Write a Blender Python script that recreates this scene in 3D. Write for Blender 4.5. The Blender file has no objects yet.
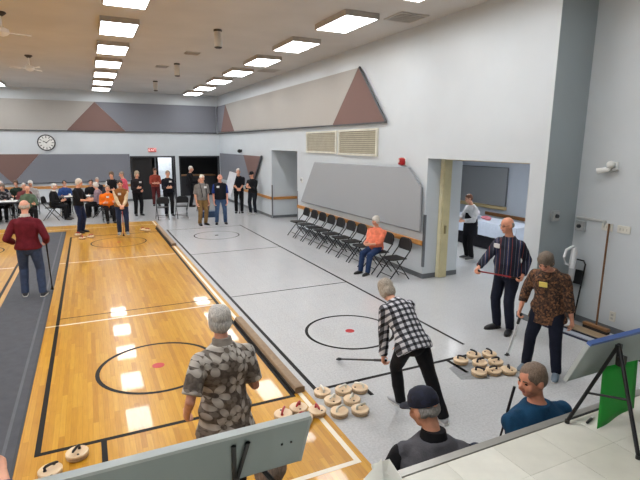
import bpy, math, random
from mathutils import Vector, Matrix, noise
random.seed(7)
V = Vector
R = math.radians
sc = bpy.context.scene
col = sc.collection

# ------------------------------------------------------------------ camera, world, exposure
CAM_F = 480.6
yaw, pitch, roll = R(25.6), R(11.25), R(0.40)
Fw = V((math.sin(yaw)*math.cos(pitch), math.cos(yaw)*math.cos(pitch), -math.sin(pitch)))
r0 = V((math.cos(yaw), -math.sin(yaw), 0))
u0 = r0.cross(Fw)
Rt = math.cos(roll)*r0 + math.sin(roll)*u0
Up = -math.sin(roll)*r0 + math.cos(roll)*u0
cam_d = bpy.data.cameras.new('camera')
cam = bpy.data.objects.new('camera', cam_d)
col.objects.link(cam)
M = Matrix((Rt, Up, -Fw)).transposed().to_4x4()
M.translation = V((0, 0, 2.75))
cam.matrix_world = M
cam_d.sensor_width = 36.0
cam_d.lens = CAM_F/640*36
cam_d.clip_start = 0.05
cam_d.clip_end = 200
sc.camera = cam

w = bpy.data.worlds.new('world')
sc.world = w
w.use_nodes = True
w.node_tree.nodes['Background'].inputs[0].default_value = (0.8, 0.85, 0.9, 1)
w.node_tree.nodes['Background'].inputs[1].default_value = 0.05
sc.view_settings.view_transform = 'Standard'
sc.view_settings.look = 'None'
sc.view_settings.gamma = 1
sc.view_settings.exposure = 0.0
sc.view_settings.use_curve_mapping = False
LIGHT = 16.5            # emission of the ceiling fixtures' diffusers

# ------------------------------------------------------------------ materials
def lin(c):
    return tuple(((x/255)/12.92 if x/255 <= .04045 else ((x/255+.055)/1.055)**2.4) for x in c) + (1,)

MATS = {}
class NT:
    def __init__(s, name):
        s.m = bpy.data.materials.new(name)
        s.m.use_nodes = True
        s.t = s.m.node_tree
        s.b = s.t.nodes['Principled BSDF']
    def n(s, typ, **kw):
        x = s.t.nodes.new(typ)
        for k, v in kw.items():
            if k.startswith('i_'):
                key = k[2:]
                x.inputs[int(key) if key.isdigit() else key].default_value = v
            else:
                setattr(x, k, v)
        return x
    def l(s, a, b):
        s.t.links.new(a, b)
    def math(s, op, a, b=None, c=None):
        x = s.n('ShaderNodeMath', operation=op)
        for i, v in enumerate((a, b, c)):
            if v is None: continue
            if isinstance(v, (int, float)): x.inputs[i].default_value = v
            else: s.l(v, x.inputs[i])
        return x.outputs[0]
    def mix(s, f, a, b, mode='MIX'):
        x = s.n('ShaderNodeMix', data_type='RGBA', blend_type=mode)
        for sock, v in ((x.inputs[0], f), (x.inputs[6], a), (x.inputs[7], b)):
            if isinstance(v, (int, float, tuple)): sock.default_value = v
            else: s.l(v, sock)
        return x.outputs[2]
    def coord(s, which='Object'):
        return s.n('ShaderNodeTexCoord').outputs[which]
    def noise(s, vec, scale, detail=3, rough=.5):
        x = s.n('ShaderNodeTexNoise', i_Scale=scale, i_Detail=detail, i_Roughness=rough)
        s.l(vec, x.inputs['Vector'])
        return x.outputs['Fac']
    def bump(s, h, strength, dist=.01):
        x = s.n('ShaderNodeBump', i_Strength=strength, i_Distance=dist)
        s.l(h, x.inputs['Height'])
        s.l(x.outputs[0], s.b.inputs['Normal'])
    def ramp(s, fac, stops, const=False):
        x = s.n('ShaderNodeValToRGB')
        e = x.color_ramp.elements
        while len(e) < len(stops): e.new(.5)
        for k, (p, c) in zip(e, stops):
            k.position = p
            k.color = c
        if const: x.color_ramp.interpolation = 'CONSTANT'
        s.l(fac, x.inputs[0])
        return x.outputs[0]

def plain(c, rough=.6, metal=0, var=.08, scale=6, bump=0, bscale=60, spec=.5, coat=0, sheen=0):
    """one colour with a little mottling"""
    key = ('plain', c, rough, metal, var, scale, bump, bscale, spec, coat)
    if key in MATS: return MATS[key]
    k = NT('paint_%02x%02x%02x' % tuple(int(x) for x in c))
    k.b.inputs['Roughness'].default_value = rough
    k.b.inputs['Metallic'].default_value = metal
    k.b.inputs['Specular IOR Level'].default_value = spec
    k.b.inputs['Coat Weight'].default_value = coat
    a = lin(c)
    co = k.coord()
    nz = k.noise(co, scale, 4)
    d = tuple(x*(1-var) for x in a[:3]) + (1,)
    e = tuple(min(1, x*(1+var)) for x in a[:3]) + (1,)
    k.l(k.ramp(nz, [(.3, d), (.7, e)]), k.b.inputs['Base Color'])
    if bump: k.bump(k.noise(co, bscale, 3), bump)
    MATS[key] = k.m
    return k.m

def cloth(c, var=.18):
    return plain(c, .85, 0, var, 14, .35, 90, .25)
def skin(c=(214, 158, 132)):
    c = tuple(int(min(245, x*1.06)) for x in c)
    return plain(c, .5, 0, .10, 25, .05, 200, .4)
def hairm(c):
    key = ('hair', c)
    if key in MATS: return MATS[key]
    k = NT('hair_%02x%02x%02x' % c)
    k.b.inputs['Roughness'].default_value = .6
    co = k.coord()
    mp = k.n('ShaderNodeMapping')
    mp.inputs['Scale'].default_value = (1, 1, .25)
    k.l(co, mp.inputs[0])
    nz = k.noise(mp.outputs[0], 130, 4, .7)
    a = lin(c)
    k.l(k.ramp(nz, [(.3, tuple(x*.5 for x in a[:3])+(1,)), (.65, tuple(min(1, x*1.25) for x in a[:3])+(1,))]), k.b.inputs['Base Color'])
    k.bump(nz, .6, .01)
    MATS[key] = k.m
    return k.m

def emit(c, s):
    k = NT('light_diffuser')
    k.b.inputs['Base Color'].default_value = (.8, .8, .8, 1)
    k.b.inputs['Emission Color'].default_value = c
    k.b.inputs['Emission Strength'].default_value = s
    return k.m

def wood_floor():
    k = NT('maple_strip_floor')
    sx = k.n('ShaderNodeSeparateXYZ')
    co = k.coord()
    k.l(co, sx.inputs[0])
    xi = k.math('FLOOR', k.math('DIVIDE', sx.outputs[0], .050))
    w1 = k.n('ShaderNodeTexWhiteNoise', noise_dimensions='1D')
    k.l(xi, w1.inputs['W'])
    yy = k.math('ADD', k.math('DIVIDE', sx.outputs[1], .85), k.math('MULTIPLY', w1.outputs[0], 7.3))
    yi = k.math('FLOOR', yy)
    cv = k.n('ShaderNodeCombineXYZ')
    k.l(xi, cv.inputs[0]); k.l(yi, cv.inputs[1])
    w2 = k.n('ShaderNodeTexWhiteNoise', noise_dimensions='3D')
    k.l(cv.outputs[0], w2.inputs['Vector'])
    c = k.ramp(w2.outputs[0], [(0, lin((184, 126, 28))), (.3, lin((202, 147, 38))), (.7, lin((210, 156, 43))), (1, lin((219, 168, 56)))])
    mp = k.n('ShaderNodeMapping')
    mp.inputs['Scale'].default_value = (30, 2.2, 1)
    k.l(co, mp.inputs[0])
    g = k.noise(mp.outputs[0], 2.0, 5, .6)
    c = k.mix(.22, c, k.ramp(g, [(.3, lin((150, 96, 34))), (.7, lin((228, 178, 78)))]))
    big = k.noise(co, .9, 2)
    c = k.mix(k.math('MULTIPLY', big, .25), c, lin((190, 128, 40)))
    fx = k.math('FRACT', k.math('DIVIDE', sx.outputs[0], .050))
    seam = k.math('LESS_THAN', fx, .045)
    fy = k.math('LESS_THAN', k.math('FRACT', yy), .004)
    sm = k.math('MAXIMUM', seam, fy)
    c = k.mix(k.math('MULTIPLY', sm, .35), c, lin((120, 70, 28)))
    k.l(c, k.b.inputs['Base Color'])
    k.b.inputs['Roughness'].default_value = .30
    k.b.inputs['Specular IOR Level'].default_value = .3
    k.b.inputs['Coat Weight'].default_value = .42
    k.b.inputs['Coat Roughness'].default_value = .04
    return k.m

def vinyl_floor():
    k = NT('speckled_grey_vinyl')
    co = k.coord()
    a = k.noise(co, 45, 4, .7)
    b = k.noise(co, 3, 3)
    c = k.ramp(a, [(.30, lin((178, 179, 180))), (.62, lin((204, 205, 206)))])
    c = k.mix(k.math('MULTIPLY', b, .3), c, lin((176, 180, 184)))
    sx = k.n('ShaderNodeSeparateXYZ')
    k.l(co, sx.inputs[0])
    j = k.math('MAXIMUM', k.math('LESS_THAN', k.math('FRACT', k.math('DIVIDE', sx.outputs[0], .305)), .012),
               k.math('LESS_THAN', k.math('FRACT', k.math('DIVIDE', sx.outputs[1], .305)), .012))
    c = k.mix(k.math('MULTIPLY', j, .22), c, lin((120, 122, 126)))
    k.l(c, k.b.inputs['Base Color'])
    k.b.inputs['Roughness'].default_value = .17
    k.b.inputs['Specular IOR Level'].default_value = .5
    k.bump(b, .02, .01)
    return k.m

def wood(c1, c2, axis=2, scale=3, rough=.45):
    key = ('wood', c1, c2, axis, scale, rough)
    if key in MATS: return MATS[key]
    k = NT('wood_%02x%02x%02x' % c1)
    mp = k.n('ShaderNodeMapping')
    s = [14, 14, 14]
    s[axis] = 1
    mp.inputs['Scale'].default_value = s
    k.l(k.coord(), mp.inputs[0])
    nz = k.noise(mp.outputs[0], scale, 5, .6)
    k.l(k.ramp(nz, [(.3, lin(c1)), (.7, lin(c2))]), k.b.inputs['Base Color'])
    k.b.inputs['Roughness'].default_value = rough
    MATS[key] = k.m
    return k.m

def fabric_panel(c):
    key = ('panel', c)
    if key in MATS: return MATS[key]
    k = NT('acoustic_fabric_%02x%02x%02x' % c)
    co = k.coord()
    a = lin(c)
    nz = k.noise(co, 180, 2)
    b = k.noise(co, 1.3, 3)
    x = k.ramp(nz, [(.3, tuple(v*.88 for v in a[:3])+(1,)), (.7, tuple(v*1.1 for v in a[:3])+(1,))])
    x = k.mix(k.math('MULTIPLY', b, .18), x, tuple(v*.8 for v in a[:3])+(1,))
    k.l(x, k.b.inputs['Base Color'])
    k.b.inputs['Roughness'].default_value = .8
    k.b.inputs['Specular IOR Level'].default_value = .3
    MATS[key] = k.m
    return k.m

def plaid_cloth(tilt):
    k = NT('black_white_plaid')
    mp = k.n('ShaderNodeMapping')
    mp.inputs['Rotation'].default_value = (tilt, 0, 0)
    k.l(k.coord(), mp.inputs[0])
    sx = k.n('ShaderNodeSeparateXYZ')
    k.l(mp.outputs[0], sx.inputs[0])
    fx = k.math('FRACT', k.math('DIVIDE', k.math('ADD', sx.outputs[0], 5.02), .062))
    fz = k.math('FRACT', k.math('DIVIDE', k.math('ADD', sx.outputs[2], 5.0), .062))
    bx = k.math('LESS_THAN', fx, .45)
    bz = k.math('LESS_THAN', fz, .45)
    s = k.math('MULTIPLY', k.math('ADD', bx, bz), .5)
    c = k.ramp(s, [(0, lin((206, 206, 212))), (.4, lin((84, 86, 94))), (.9, lin((16, 16, 22)))], True)
    k.l(c, k.b.inputs['Base Color'])
    k.b.inputs['Roughness'].default_value = .85
    return k.m

def striped_cloth():
    k = NT('navy_vertical_stripes')
    sx = k.n('ShaderNodeSeparateXYZ')
    k.l(k.coord(), sx.inputs[0])
    # stripes wrap the trunk: use the angle on the sides, so add the depth
    f = k.math('FRACT', k.math('DIVIDE', k.math('ADD', k.math('ADD', sx.outputs[0], k.math('MULTIPLY', sx.outputs[1], .75)), 5.0), .19))
    n, b = lin((20, 23, 42)), lin((36, 46, 82))
    c = k.ramp(f, [(0, n), (.18, lin((146, 62, 56))), (.215, n), (.40, b), (.52, lin((176, 152, 124))), (.55, b), (.66, n), (.84, lin((112, 118, 136))), (.87, n)], True)
    k.l(c, k.b.inputs['Base Color'])
    k.b.inputs['Roughness'].default_value = .85
    return k.m

def floral_cloth():
    k = NT('taupe_floral_print')
    co = k.coord()
    sx = k.n('ShaderNodeSeparateXYZ')
    k.l(co, sx.inputs[0])
    cv = k.n('ShaderNodeCombineXYZ')
    k.l(k.math('ADD', sx.outputs[0], k.math('MULTIPLY', sx.outputs[1], .6)), cv.inputs[0])
    k.l(sx.outputs[2], cv.inputs[1])
    def layer(scale, petals, size):
        vo = k.n('ShaderNodeTexVoronoi', voronoi_dimensions='2D', i_Scale=scale, i_Randomness=.75)
        k.l(cv.outputs[0], vo.inputs['Vector'])
        sub = k.n('ShaderNodeVectorMath', operation='SUBTRACT')
        k.l(cv.outputs[0], sub.inputs[0]); k.l(vo.outputs['Position'], sub.inputs[1])
        s2 = k.n('ShaderNodeSeparateXYZ')
        k.l(sub.outputs[0], s2.inputs[0])
        an = k.math('ARCTAN2', s2.outputs[1], s2.outputs[0])
        rnd = k.n('ShaderNodeSeparateColor')
        k.l(vo.outputs['Color'], rnd.inputs[0])
        an = k.math('ADD', an, k.math('MULTIPLY', rnd.outputs[0], 6.28))
        pet = k.math('ABSOLUTE', k.math('COSINE', k.math('MULTIPLY', an, petals/2)))
        rad = k.math('MULTIPLY', k.math('POWER', pet, .6), size)
        ln = k.n('ShaderNodeVectorMath', operation='LENGTH')
        k.l(sub.outputs[0], ln.inputs[0])
        d = ln.outputs['Value']
        m = k.math('LESS_THAN', d, rad)
        vein = k.math('GREATER_THAN', d, size*.22)
        return k.math('MULTIPLY', m, vein), k.math('DIVIDE', d, size)
    m1, d1 = layer(6.2, 5, .088)
    m2, d2 = layer(12.0, 3, .045)
    base = k.ramp(k.noise(co, 30, 3), [(.35, lin((72, 64, 58))), (.65, lin((104, 94, 86)))])
    c = k.mix(k.math('MULTIPLY', m2, .5), base, lin((140, 130, 120)))
    pet = k.ramp(d1, [(0, lin((120, 112, 104))), (.5, lin((196, 190, 182))), (1, lin((150, 142, 134)))])
    c = k.mix(m1, c, pet)
    k.l(c, k.b.inputs['Base Color'])
    k.b.inputs['Roughness'].default_value = .85
    return k.m

def mottled_cloth(cs, scale=28):
    k = NT('mottled_print')
    vo = k.n('ShaderNodeTexVoronoi', i_Scale=scale)
    co = k.coord()
    k.l(co, vo.inputs['Vector'])
    s = k.n('ShaderNodeSeparateColor')
    k.l(vo.outputs['Color'], s.inputs[0])
    c = k.ramp(s.outputs[0], [(i/len(cs), lin(c)) for i, c in enumerate(cs)], True)
    c = k.mix(k.math('MULTIPLY', k.noise(co, 60, 2), .4), c, lin(cs[0]))
    k.l(c, k.b.inputs['Base Color'])
    k.b.inputs['Roughness'].default_value = .85
    return k.m

# ------------------------------------------------------------------ object helpers
def link(o, parent=None):
    col.objects.link(o)
    if parent is not None: o.parent = parent
    return o
def tag(o, label=None, cat=None, group=None, kind=None):
    if label: o['label'] = label
    if cat: o['category'] = cat
    if group: o['group'] = group
    if kind: o['kind'] = kind
    return o
def thing(name, label, cat, loc=(0, 0, 0), rz=0, group=None, kind=None):
    o = bpy.data.objects.new(name, None)
    o.empty_display_size = .1
    o.location = loc
    o.rotation_euler = (0, 0, rz)
    link(o)
    return tag(o, label, cat, group, kind)
def copy_tree(o, parent=None):
    c = o.copy()
    col.objects.link(c)
    c.parent = parent
    for ch in list(o.children): copy_tree(ch, c)
    return c

class MB:
    def __init__(s): s.v = []; s.f = []
    def add(s, vs, fs):
        b = len(s.v)
        s.v += [tuple(x) for x in vs]
        s.f += [tuple(b+i for i in f) for f in fs]
        return s
    def box(s, x0, x1, y0, y1, z0, z1, m=None, bev=0):
        if bev:
            # chamfered box: profile in xy, inset rims at top and bottom
            b = min(bev, (x1-x0)/2.01, (y1-y0)/2.01, (z1-z0)/2.01)
            def ring(i, z):
                return [(x0+i+b, y0+i, z), (x1-i-b, y0+i, z), (x1-i, y0+i+b, z), (x1-i, y1-i-b, z), (x1-i-b, y1-i, z), (x0+i+b, y1-i, z), (x0+i, y1-i-b, z), (x0+i, y0+i+b, z)]
            vs = ring(b*.7, z0)+ring(0, z0+b)+ring(0, z1-b)+ring(b*.7, z1)
            fs = [tuple(range(7, -1, -1)), tuple(range(24, 32))]
            for k in range(3):
                for i in range(8):
                    j = (i+1) % 8
                    fs.append((k*8+i, k*8+j, k*8+8+j, k*8+8+i))
        else:
            vs = [(x0, y0, z0), (x1, y0, z0), (x1, y1, z0), (x0, y1, z0), (x0, y0, z1), (x1, y0, z1), (x1, y1, z1), (x0, y1, z1)]
            fs = [(0, 3, 2, 1), (4, 5, 6, 7), (0, 1, 5, 4), (1, 2, 6, 5), (2, 3, 7, 6), (3, 0, 4, 7)]
        if m is not None: vs = [m @ V(p) for p in vs]
        return s.add(vs, fs)
    def prism(s, poly, a, b):
        """poly: list of 3D points; extruded from +a to +b (vectors)"""
        n = len(poly)
        vs = [V(p)+V(a) for p in poly]+[V(p)+V(b) for p in poly]
        fs = [tuple(range(n-1, -1, -1)), tuple(range(n, 2*n))]+[(i, (i+1) % n, n+(i+1) % n, n+i) for i in range(n)]
        return s.add(vs, fs)
    def tube(s, P, A, side=(1, 0, 0), n=12, sq=1.0, cap=True):
        """elliptical loft through P; A = radius or (ra, rb) per point; side = side vector or list of them"""
        P = [V(p) for p in P]
        rings = []
        for i, p in enumerate(P):
            t = (P[min(i+1, len(P)-1)]-P[max(i-1, 0)])
            if t.length < 1e-9: t = V((0, 0, 1))
            t.normalize()
            sd = V(side[i]) if isinstance(side, list) else V(side)
            sd = sd-t*sd.dot(t)
            if sd.length < 1e-3:
                sd = V((0, 1, 0))-t*t.y
                if sd.length < 1e-3: sd = V((0, 0, 1))-t*t.z
            sd.normalize()
            fr = t.cross(sd)
            a = A[i]
            ra, rb = a if isinstance(a, (tuple, list)) else (a, a)
            ring = []
            for k in range(n):
                th = 2*math.pi*k/n
                cx, cy = math.cos(th), math.sin(th)
                if sq != 1.0:
                    cx = math.copysign(abs(cx)**sq, cx); cy = math.copysign(abs(cy)**sq, cy)
                ring.append(p+sd*(ra*cx)+fr*(rb*cy))
            rings.append(ring)
        vs = [q for r_ in rings for q in r_]
        fs = []
        for i in range(len(P)-1):
            for k in range(n):
                j = (k+1) % n
                fs.append((i*n+k, i*n+j, (i+1)*n+j, (i+1)*n+k))
        if cap:
            fs.append(tuple(range(n-1, -1, -1)))
            fs.append(tuple((len(P)-1)*n+k for k in range(n)))
        return s.add(vs, fs)
    def capsule(s, a, b, ra, rb=None, n=10):
        rb = ra if rb is None else rb
        a, b = V(a), V(b)
        d = (b-a)
        d = d.normalized() if d.length > 1e-9 else V((0, 0, 1))
        P = [a-d*ra*.98, a-d*ra*.7, a, b, b+d*rb*.7, b+d*rb*.98]
        return s.tube(P, [ra*.15, ra*.72, ra, rb, rb*.72, rb*.15], n=n)
    def ell(s, c, r, m=None, n=14, k=9):
        c = V(c)
        m = m or Matrix.Identity(3)
        vs = [c+m @ V((0, 0, -r[2]))]
        for i in range(1, k):
            ph = -math.pi/2+math.pi*i/k
            for j in range(n):
                th = 2*math.pi*j/n
                vs.append(c+m @ V((r[0]*math.cos(ph)*math.cos(th), r[1]*math.cos(ph)*math.sin(th), r[2]*math.sin(ph))))
        vs.append(c+m @ V((0, 0, r[2])))
        fs = [(0, 1+(j+1) % n, 1+j) for j in range(n)]
        for i in range(k-2):
            for j in range(n):
                fs.append((1+i*n+j, 1+i*n+(j+1) % n, 1+(i+1)*n+(j+1) % n, 1+(i+1)*n+j))
        L = len(vs)-1
        o = 1+(k-2)*n
        fs += [(o+j, o+(j+1) % n, L) for j in range(n)]
        return s.add(vs, fs)
    def lathe(s, prof, c=(0, 0, 0), n=24):
        c = V(c)
        P = [c+V((0, 0, z)) for r_, z in prof]
        vs, fs = [], []
        for (r_, z) in prof:
            for k in range(n):
                th = 2*math.pi*k/n
                vs.append(c+V((r_*math.cos(th), r_*math.sin(th), z)))
        for i in range(len(prof)-1):
            for k in range(n):
                j = (k+1) % n
                fs.append((i*n+k, i*n+j, (i+1)*n+j, (i+1)*n+k))
        fs.append(tuple(range(n-1, -1, -1)))
        fs.append(tuple((len(prof)-1)*n+k for k in range(n)))
        return s.add(vs, fs)
    def mesh(s, name, mat, smooth=False):
        me = bpy.data.meshes.new(name)
        me.from_pydata(s.v, [], s.f)
        me.update()
        if mat: me.materials.append(mat)
        if smooth:
            me.polygons.foreach_set('use_smooth', [True]*len(me.polygons))
            try: me.set_sharp_from_angle(angle=R(40))
            except Exception: pass
        return me
    def build(s, name, mat, parent=None, smooth=False):
        return link(bpy.data.objects.new(name, s.mesh(name, mat, smooth)), parent)
    def remesh(s, name, mat, parent, vox, smooth=4, dec=1.0, fold=0.0, ffreq=9.0, zmin=None):
        """voxel-union of the collected shapes: one continuous surface"""
        me = s.mesh(name, None)
        o = bpy.data.objects.new(name+'_tmp', me)
        col.objects.link(o)
        m = o.modifiers.new('r', 'REMESH')
        m.mode = 'VOXEL'
        m.voxel_size = vox
        if smooth:
            q = o.modifiers.new('s', 'SMOOTH')
            q.factor = .5
            q.iterations = smooth
        if dec < 1:
            d = o.modifiers.new('d', 'DECIMATE')
            d.ratio = dec
        dg = bpy.context.evaluated_depsgraph_get()
        out = bpy.data.meshes.new_from_object(o.evaluated_get(dg))
        bpy.data.objects.remove(o)
        bpy.data.meshes.remove(me)
        out.name = name
        if fold:
            sd = V((random.random()*50, 0, 0))
            nrm = [v.normal.copy() for v in out.vertices]
            for v, nn in zip(out.vertices, nrm):
                p = v.co
                q = V((p.x*ffreq, p.y*ffreq, p.z*ffreq*.55))+sd
                f = noise.noise(q)+.5*noise.noise(q*2.1)
                v.co = p+nn*(f*fold)
        if zmin is not None:
            for v in out.vertices:
                if v.co.z < zmin: v.co.z = zmin
        out.materials.clear()
        out.materials.append(mat)
        out.polygons.foreach_set('use_smooth', [True]*len(out.polygons))
        out.update()
        return link(bpy.data.objects.new(name, out), parent)

def struct(name, mb, mat, parent=None, smooth=False):
    o = mb.build(name, mat, parent, smooth)
    if parent is None: o['kind'] = 'structure'
    return o

# ------------------------------------------------------------------ colours shared by the room
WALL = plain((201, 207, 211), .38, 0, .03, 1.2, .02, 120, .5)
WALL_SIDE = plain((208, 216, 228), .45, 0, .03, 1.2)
WALL_SHADED = plain((160, 170, 174), .45, 0, .03, 1.2, .02, 120)  # wall colour darkened: the shade of the return face is painted in
CEIL = plain((203, 200, 196), .85, 0, .05, 1.0, .1, 90, .2)
GREY_PANEL = fabric_panel((124, 126, 134))
PALE_PANEL = fabric_panel((170, 166, 160))
BROWN_PANEL = fabric_panel((122, 97, 91))
BOARD_GREY = fabric_panel((160, 163, 166))
DARK_TRIM = plain((70, 72, 76), .5)
BASE = plain((104, 108, 112), .5)
RAIL = wood((176, 118, 58), (206, 148, 84), 1)
RAILX = wood((176, 118, 58), (206, 148, 84), 0)
BLACK = plain((12, 12, 14), .45)
BLACKM = plain((16, 17, 20), .35, .2)
WHITE = plain((232, 232, 228), .4)
CREAM = plain((222, 214, 190), .5)
STEEL = plain((150, 152, 156), .35, .8)

XR, XN, YB, ZC, XL, YS = 6.15, 6.90, 24.9, 5.08, -8.6, -4.5   # right wall, near right wall, back wall, ceiling, left wall, stage rear
YP = 5.06                                                     # where the right wall steps back
ZS, YE = 1.15, 1.756                                          # stage top and its front edge

# ------------------------------------------------------------------ the setting
fl = struct('floor', MB().box(XL-.2, 13, -5, 30, -.2, 0), vinyl_floor())
wf = struct('floor_wood', MB().box(XL, 2.035, YE, 18.06, .0005, .006), wood_floor())
struct('ceiling', MB().box(XL-.2, 7.3, YS-.2, YB, ZC, ZC+.15), CEIL)
wb = MB()
wb.box(XL-.2, 1.87, YB, YB+.18, 0, ZC)
wb.box(3.9, 4.14, YB, YB+.18, 0, 2.12)
wb.box(6.13, 7.3, YB, YB+.18, 0, ZC)
wb.box(1.87, 6.13, YB, YB+.18, 2.12, ZC)
wall_back = struct('wall_back', wb, WALL)
# right wall with the store niche and the wide opening to the side room
wr = MB()
T = .9
wr.box(XR, XR+T, 17.02, YB, 0, ZC)
wr.box(XR, XR+T, 14.58, 17.02, 2.53, ZC)
wr.box(XR, XR+T, 7.86, 14.58, 0, ZC)
wr.box(XR, XR+T, 5.36, 7.86, 2.49, ZC)
wr.box(XR, XN+.001, YP, 5.36, 0, ZC)
wr.box(XR+T, XR+3.6, 17.02, 17.2, 0, 2.9)
wr.box(XR+T, XR+3.6, 14.4, 14.58, 0, 2.9)
wr.box(XR+3.6, XR+3.75, 14.4, 17.2, 0, 2.9)
wr.box(XR+T, XR+3.6, 14.58, 17.02, 2.53, 2.9)
wall_right = struct('wall_right', wr, WALL)
struct('wall_right_return', MB().box(XR+.001, XN, YP-.004, YP, 0, ZC), WALL_SHADED)
struct('wall_right_stage', MB().box(XN, XN+.2, YS, YP+.3, 0, ZC), WALL)
struct('wall_left', MB().box(XL-.2, XL, YS, YB, 0, ZC), WALL)
struct('wall_stage_rear', MB().box(XL-.2, XN+.2, YS-.2, YS, 0, ZC), WALL)
# side room beyond the opening
XSR = 11.5
struct('wall_side_room', MB().box(XSR, XSR+.15, 3.0, 14.35, 0, 2.9), WALL_SIDE)
struct('wall_side_room_far', MB().box(XR+T, XSR, 14.2, 14.35, 0, 2.9), WALL_SIDE)
struct('wall_side_room_near', MB().box(XN+.2, XSR, 3.0, 3.15, 0, 2.9), WALL_SIDE)
struct('ceiling_side_room', MB().box(XR+T+.001, XSR+.15, 3.0, 14.35, 2.9, 3.0), CEIL)
# lobby behind the double doorway
DARK = plain((26, 27, 30), .6)  # near-black walls and ceiling put the lobby's darkness into the colour
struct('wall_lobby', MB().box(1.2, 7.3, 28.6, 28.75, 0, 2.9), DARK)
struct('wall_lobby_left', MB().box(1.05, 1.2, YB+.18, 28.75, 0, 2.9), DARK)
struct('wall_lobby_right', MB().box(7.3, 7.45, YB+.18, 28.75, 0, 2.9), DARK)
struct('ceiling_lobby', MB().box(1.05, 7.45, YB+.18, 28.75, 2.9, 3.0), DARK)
struct('wall_lobby_white', MB().box(3.36, 4.05, 26.9, 27.0, 0, 2.6), plain((225, 232, 240), .5))

# baseboards and chair rails
bbn = [0]
def base(name, x0, x1, y0, y1, z1=.1):
    return struct(name, MB().box(x0, x1, y0, y1, .0005, z1), BASE)
base('baseboard_right', XR-.012, XR, 7.86, 14.58)
base('baseboard_right_far', XR-.012, XR, 17.02, YB)
base('baseboard_niche', XR+.01, XR+3.58, 17.008, 17.02)
base('baseboard_back', XL, 1.87, YB-.012, YB)
base('baseboard_stage_side', XN-.012, XN, YE, YP-.01)
base('baseboard_return', XR+.02, XN-.014, YP-.018, YP-.005)
base('baseboard_jamb', XR, XR+T, 7.848, 7.86)
base('baseboard_pier', XR-.012, XR, YP, 5.36)
struct('trim_1', MB().box(XR-.045, XR, 7.9, 14.52, .70, .80, bev=.008), RAIL)
struct('trim_2', MB().box(XR-.045, XR, 17.04, YB-.05, .70, .80, bev=.008), RAIL)
struct('trim_3', MB().box(XR+.04, XR+3.58, 16.975, 17.02, .70, .80, bev=.008), RAILX)
struct('trim_4', MB().box(XL, 1.85, YB-.045, YB, .70, .82, bev=.008), RAILX)
struct('trim_5', MB().box(XSR-.05, XSR, 9.5, 11.6, .57, .67, bev=.008), wood((120, 78, 44), (158, 108, 64), 1))
struct('trim_6', MB().box(XSR-.12, XSR, 10.75, 13.4, .80, .90, bev=.008), wood((196, 174, 128), (214, 194, 150), 1))
# corner guards
for i, (yy, z0, z1) in enumerate(((7.88, .25, 1.35), (14.56, .1, 1.25), (17.04, .1, 1.25))):
    struct('trim_%d' % (7+i), MB().box(XR-.006, XR+.03, yy-.03, yy+.03, z0, z1), plain((120, 124, 128), .35, .6))
# door frames at the back
for i, (x0, x1) in enumerate(((1.87, 3.9), (4.14, 6.13))):
    f = MB()
    f.box(x0-.03, x0+.05, YB-.02, YB+.19, 0, 2.14).box(x1-.05, x1+.03, YB-.02, YB+.19, 0, 2.14).box(x0+.05, x1-.05, YB-.02, YB+.19, 2.06, 2.14)
    d = struct('door_%d' % (i+1), f, plain((40, 42, 46), .5))
# an open black door leaf in the first doorway
lf = MB().box(1.93, 2.86, YB+.24, YB+.29, .01, 2.05, bev=.006)
dl = struct('door_3', lf, plain((14, 14, 16), .45))
MB().box(2.74, 2.78, YB+.2, YB+.24, .95, 1.1).build('door_handle', STEEL, dl)
lf = MB().box(2.98, 3.04, YB+.2, YB+.27, .01, 2.05)
struct('door_4', lf, plain((110, 116, 122), .4, .4))

# painted court markings: thin paint films on the floors
LB = plain((14, 12, 12), .45, 0, .05, spec=.15)
LW = plain((236, 226, 206), .3, 0, .05)
LR = plain((190, 40, 46), .35, 0, .08)
def line(x0, x1, y0, y1, m, par, z):
    MB().box(x0, x1, y0, y1, z, z+.0012).build('painted_line', m, par)
def ring(cx, cy, r, wd, m, par, z, n=56):
    vs, fs = [], []
    for k in range(n):
        a = 2*math.pi*k/n
        for rr in (r-wd/2, r+wd/2):
            vs.append((cx+rr*math.cos(a), cy+rr*math.sin(a), z+.0012))
    for k in range(n):
        j = (k+1) % n
        fs.append((2*k, 2*k+1, 2*j+1, 2*j))
    MB().add(vs, fs).build('painted_ring', m, par)
def dot(cx, cy, r, m, par, z):
    MB().lathe([(r, z), (r, z+.0016)], (cx, cy, 0), 28).build('painted_dot', m, par)
zw, zv = .006, .0003
for a in ((-.635, -.585, 4.52, 15.75), (1.835, 1.885, 4.52, 16.5), (-.585, 1.835, 4.52, 4.57), (-.09, -.04, 4.19, 4.52), (1.14, 1.19, 4.19, 4.52),
          (-.585, 1.835, 8.27, 8.295), (-1.65, -1.60, 4.52, 15.75), (-.585, 1.835, 15.70, 15.75), (-4.1, -1.65, 4.52, 4.57), (-4.1, -1.65, 15.70, 15.75), (-4.12, -4.07, 4.52, 15.75)):
    line(*a, LB, wf, zw)
for a in ((-.8, 1.83, 7.95, 7.99), (1.925, 1.975, 3.24, 18.0), (-4.5, -1.66, 12.28, 12.32), (-.8, -.64, 12.28, 12.32), (-.58, 1.83, 12.28, 12.32), (-7.5, 1.925, 3.24, 3.29), (-7.5, 1.925, 17.25, 17.29), (-4.5, -1.66, 7.95, 7.99)):
    line(*a, LW, wf, zw)
ring(.605, 5.95, .70, .048, LB, wf, zw+.0004); dot(.605, 5.95, .075, LR, wf, zw)
ring(.63, 14.45, .72, .035, LB, wf, zw+.0004); dot(.63, 14.45, .062, LR, wf, zw)
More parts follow.
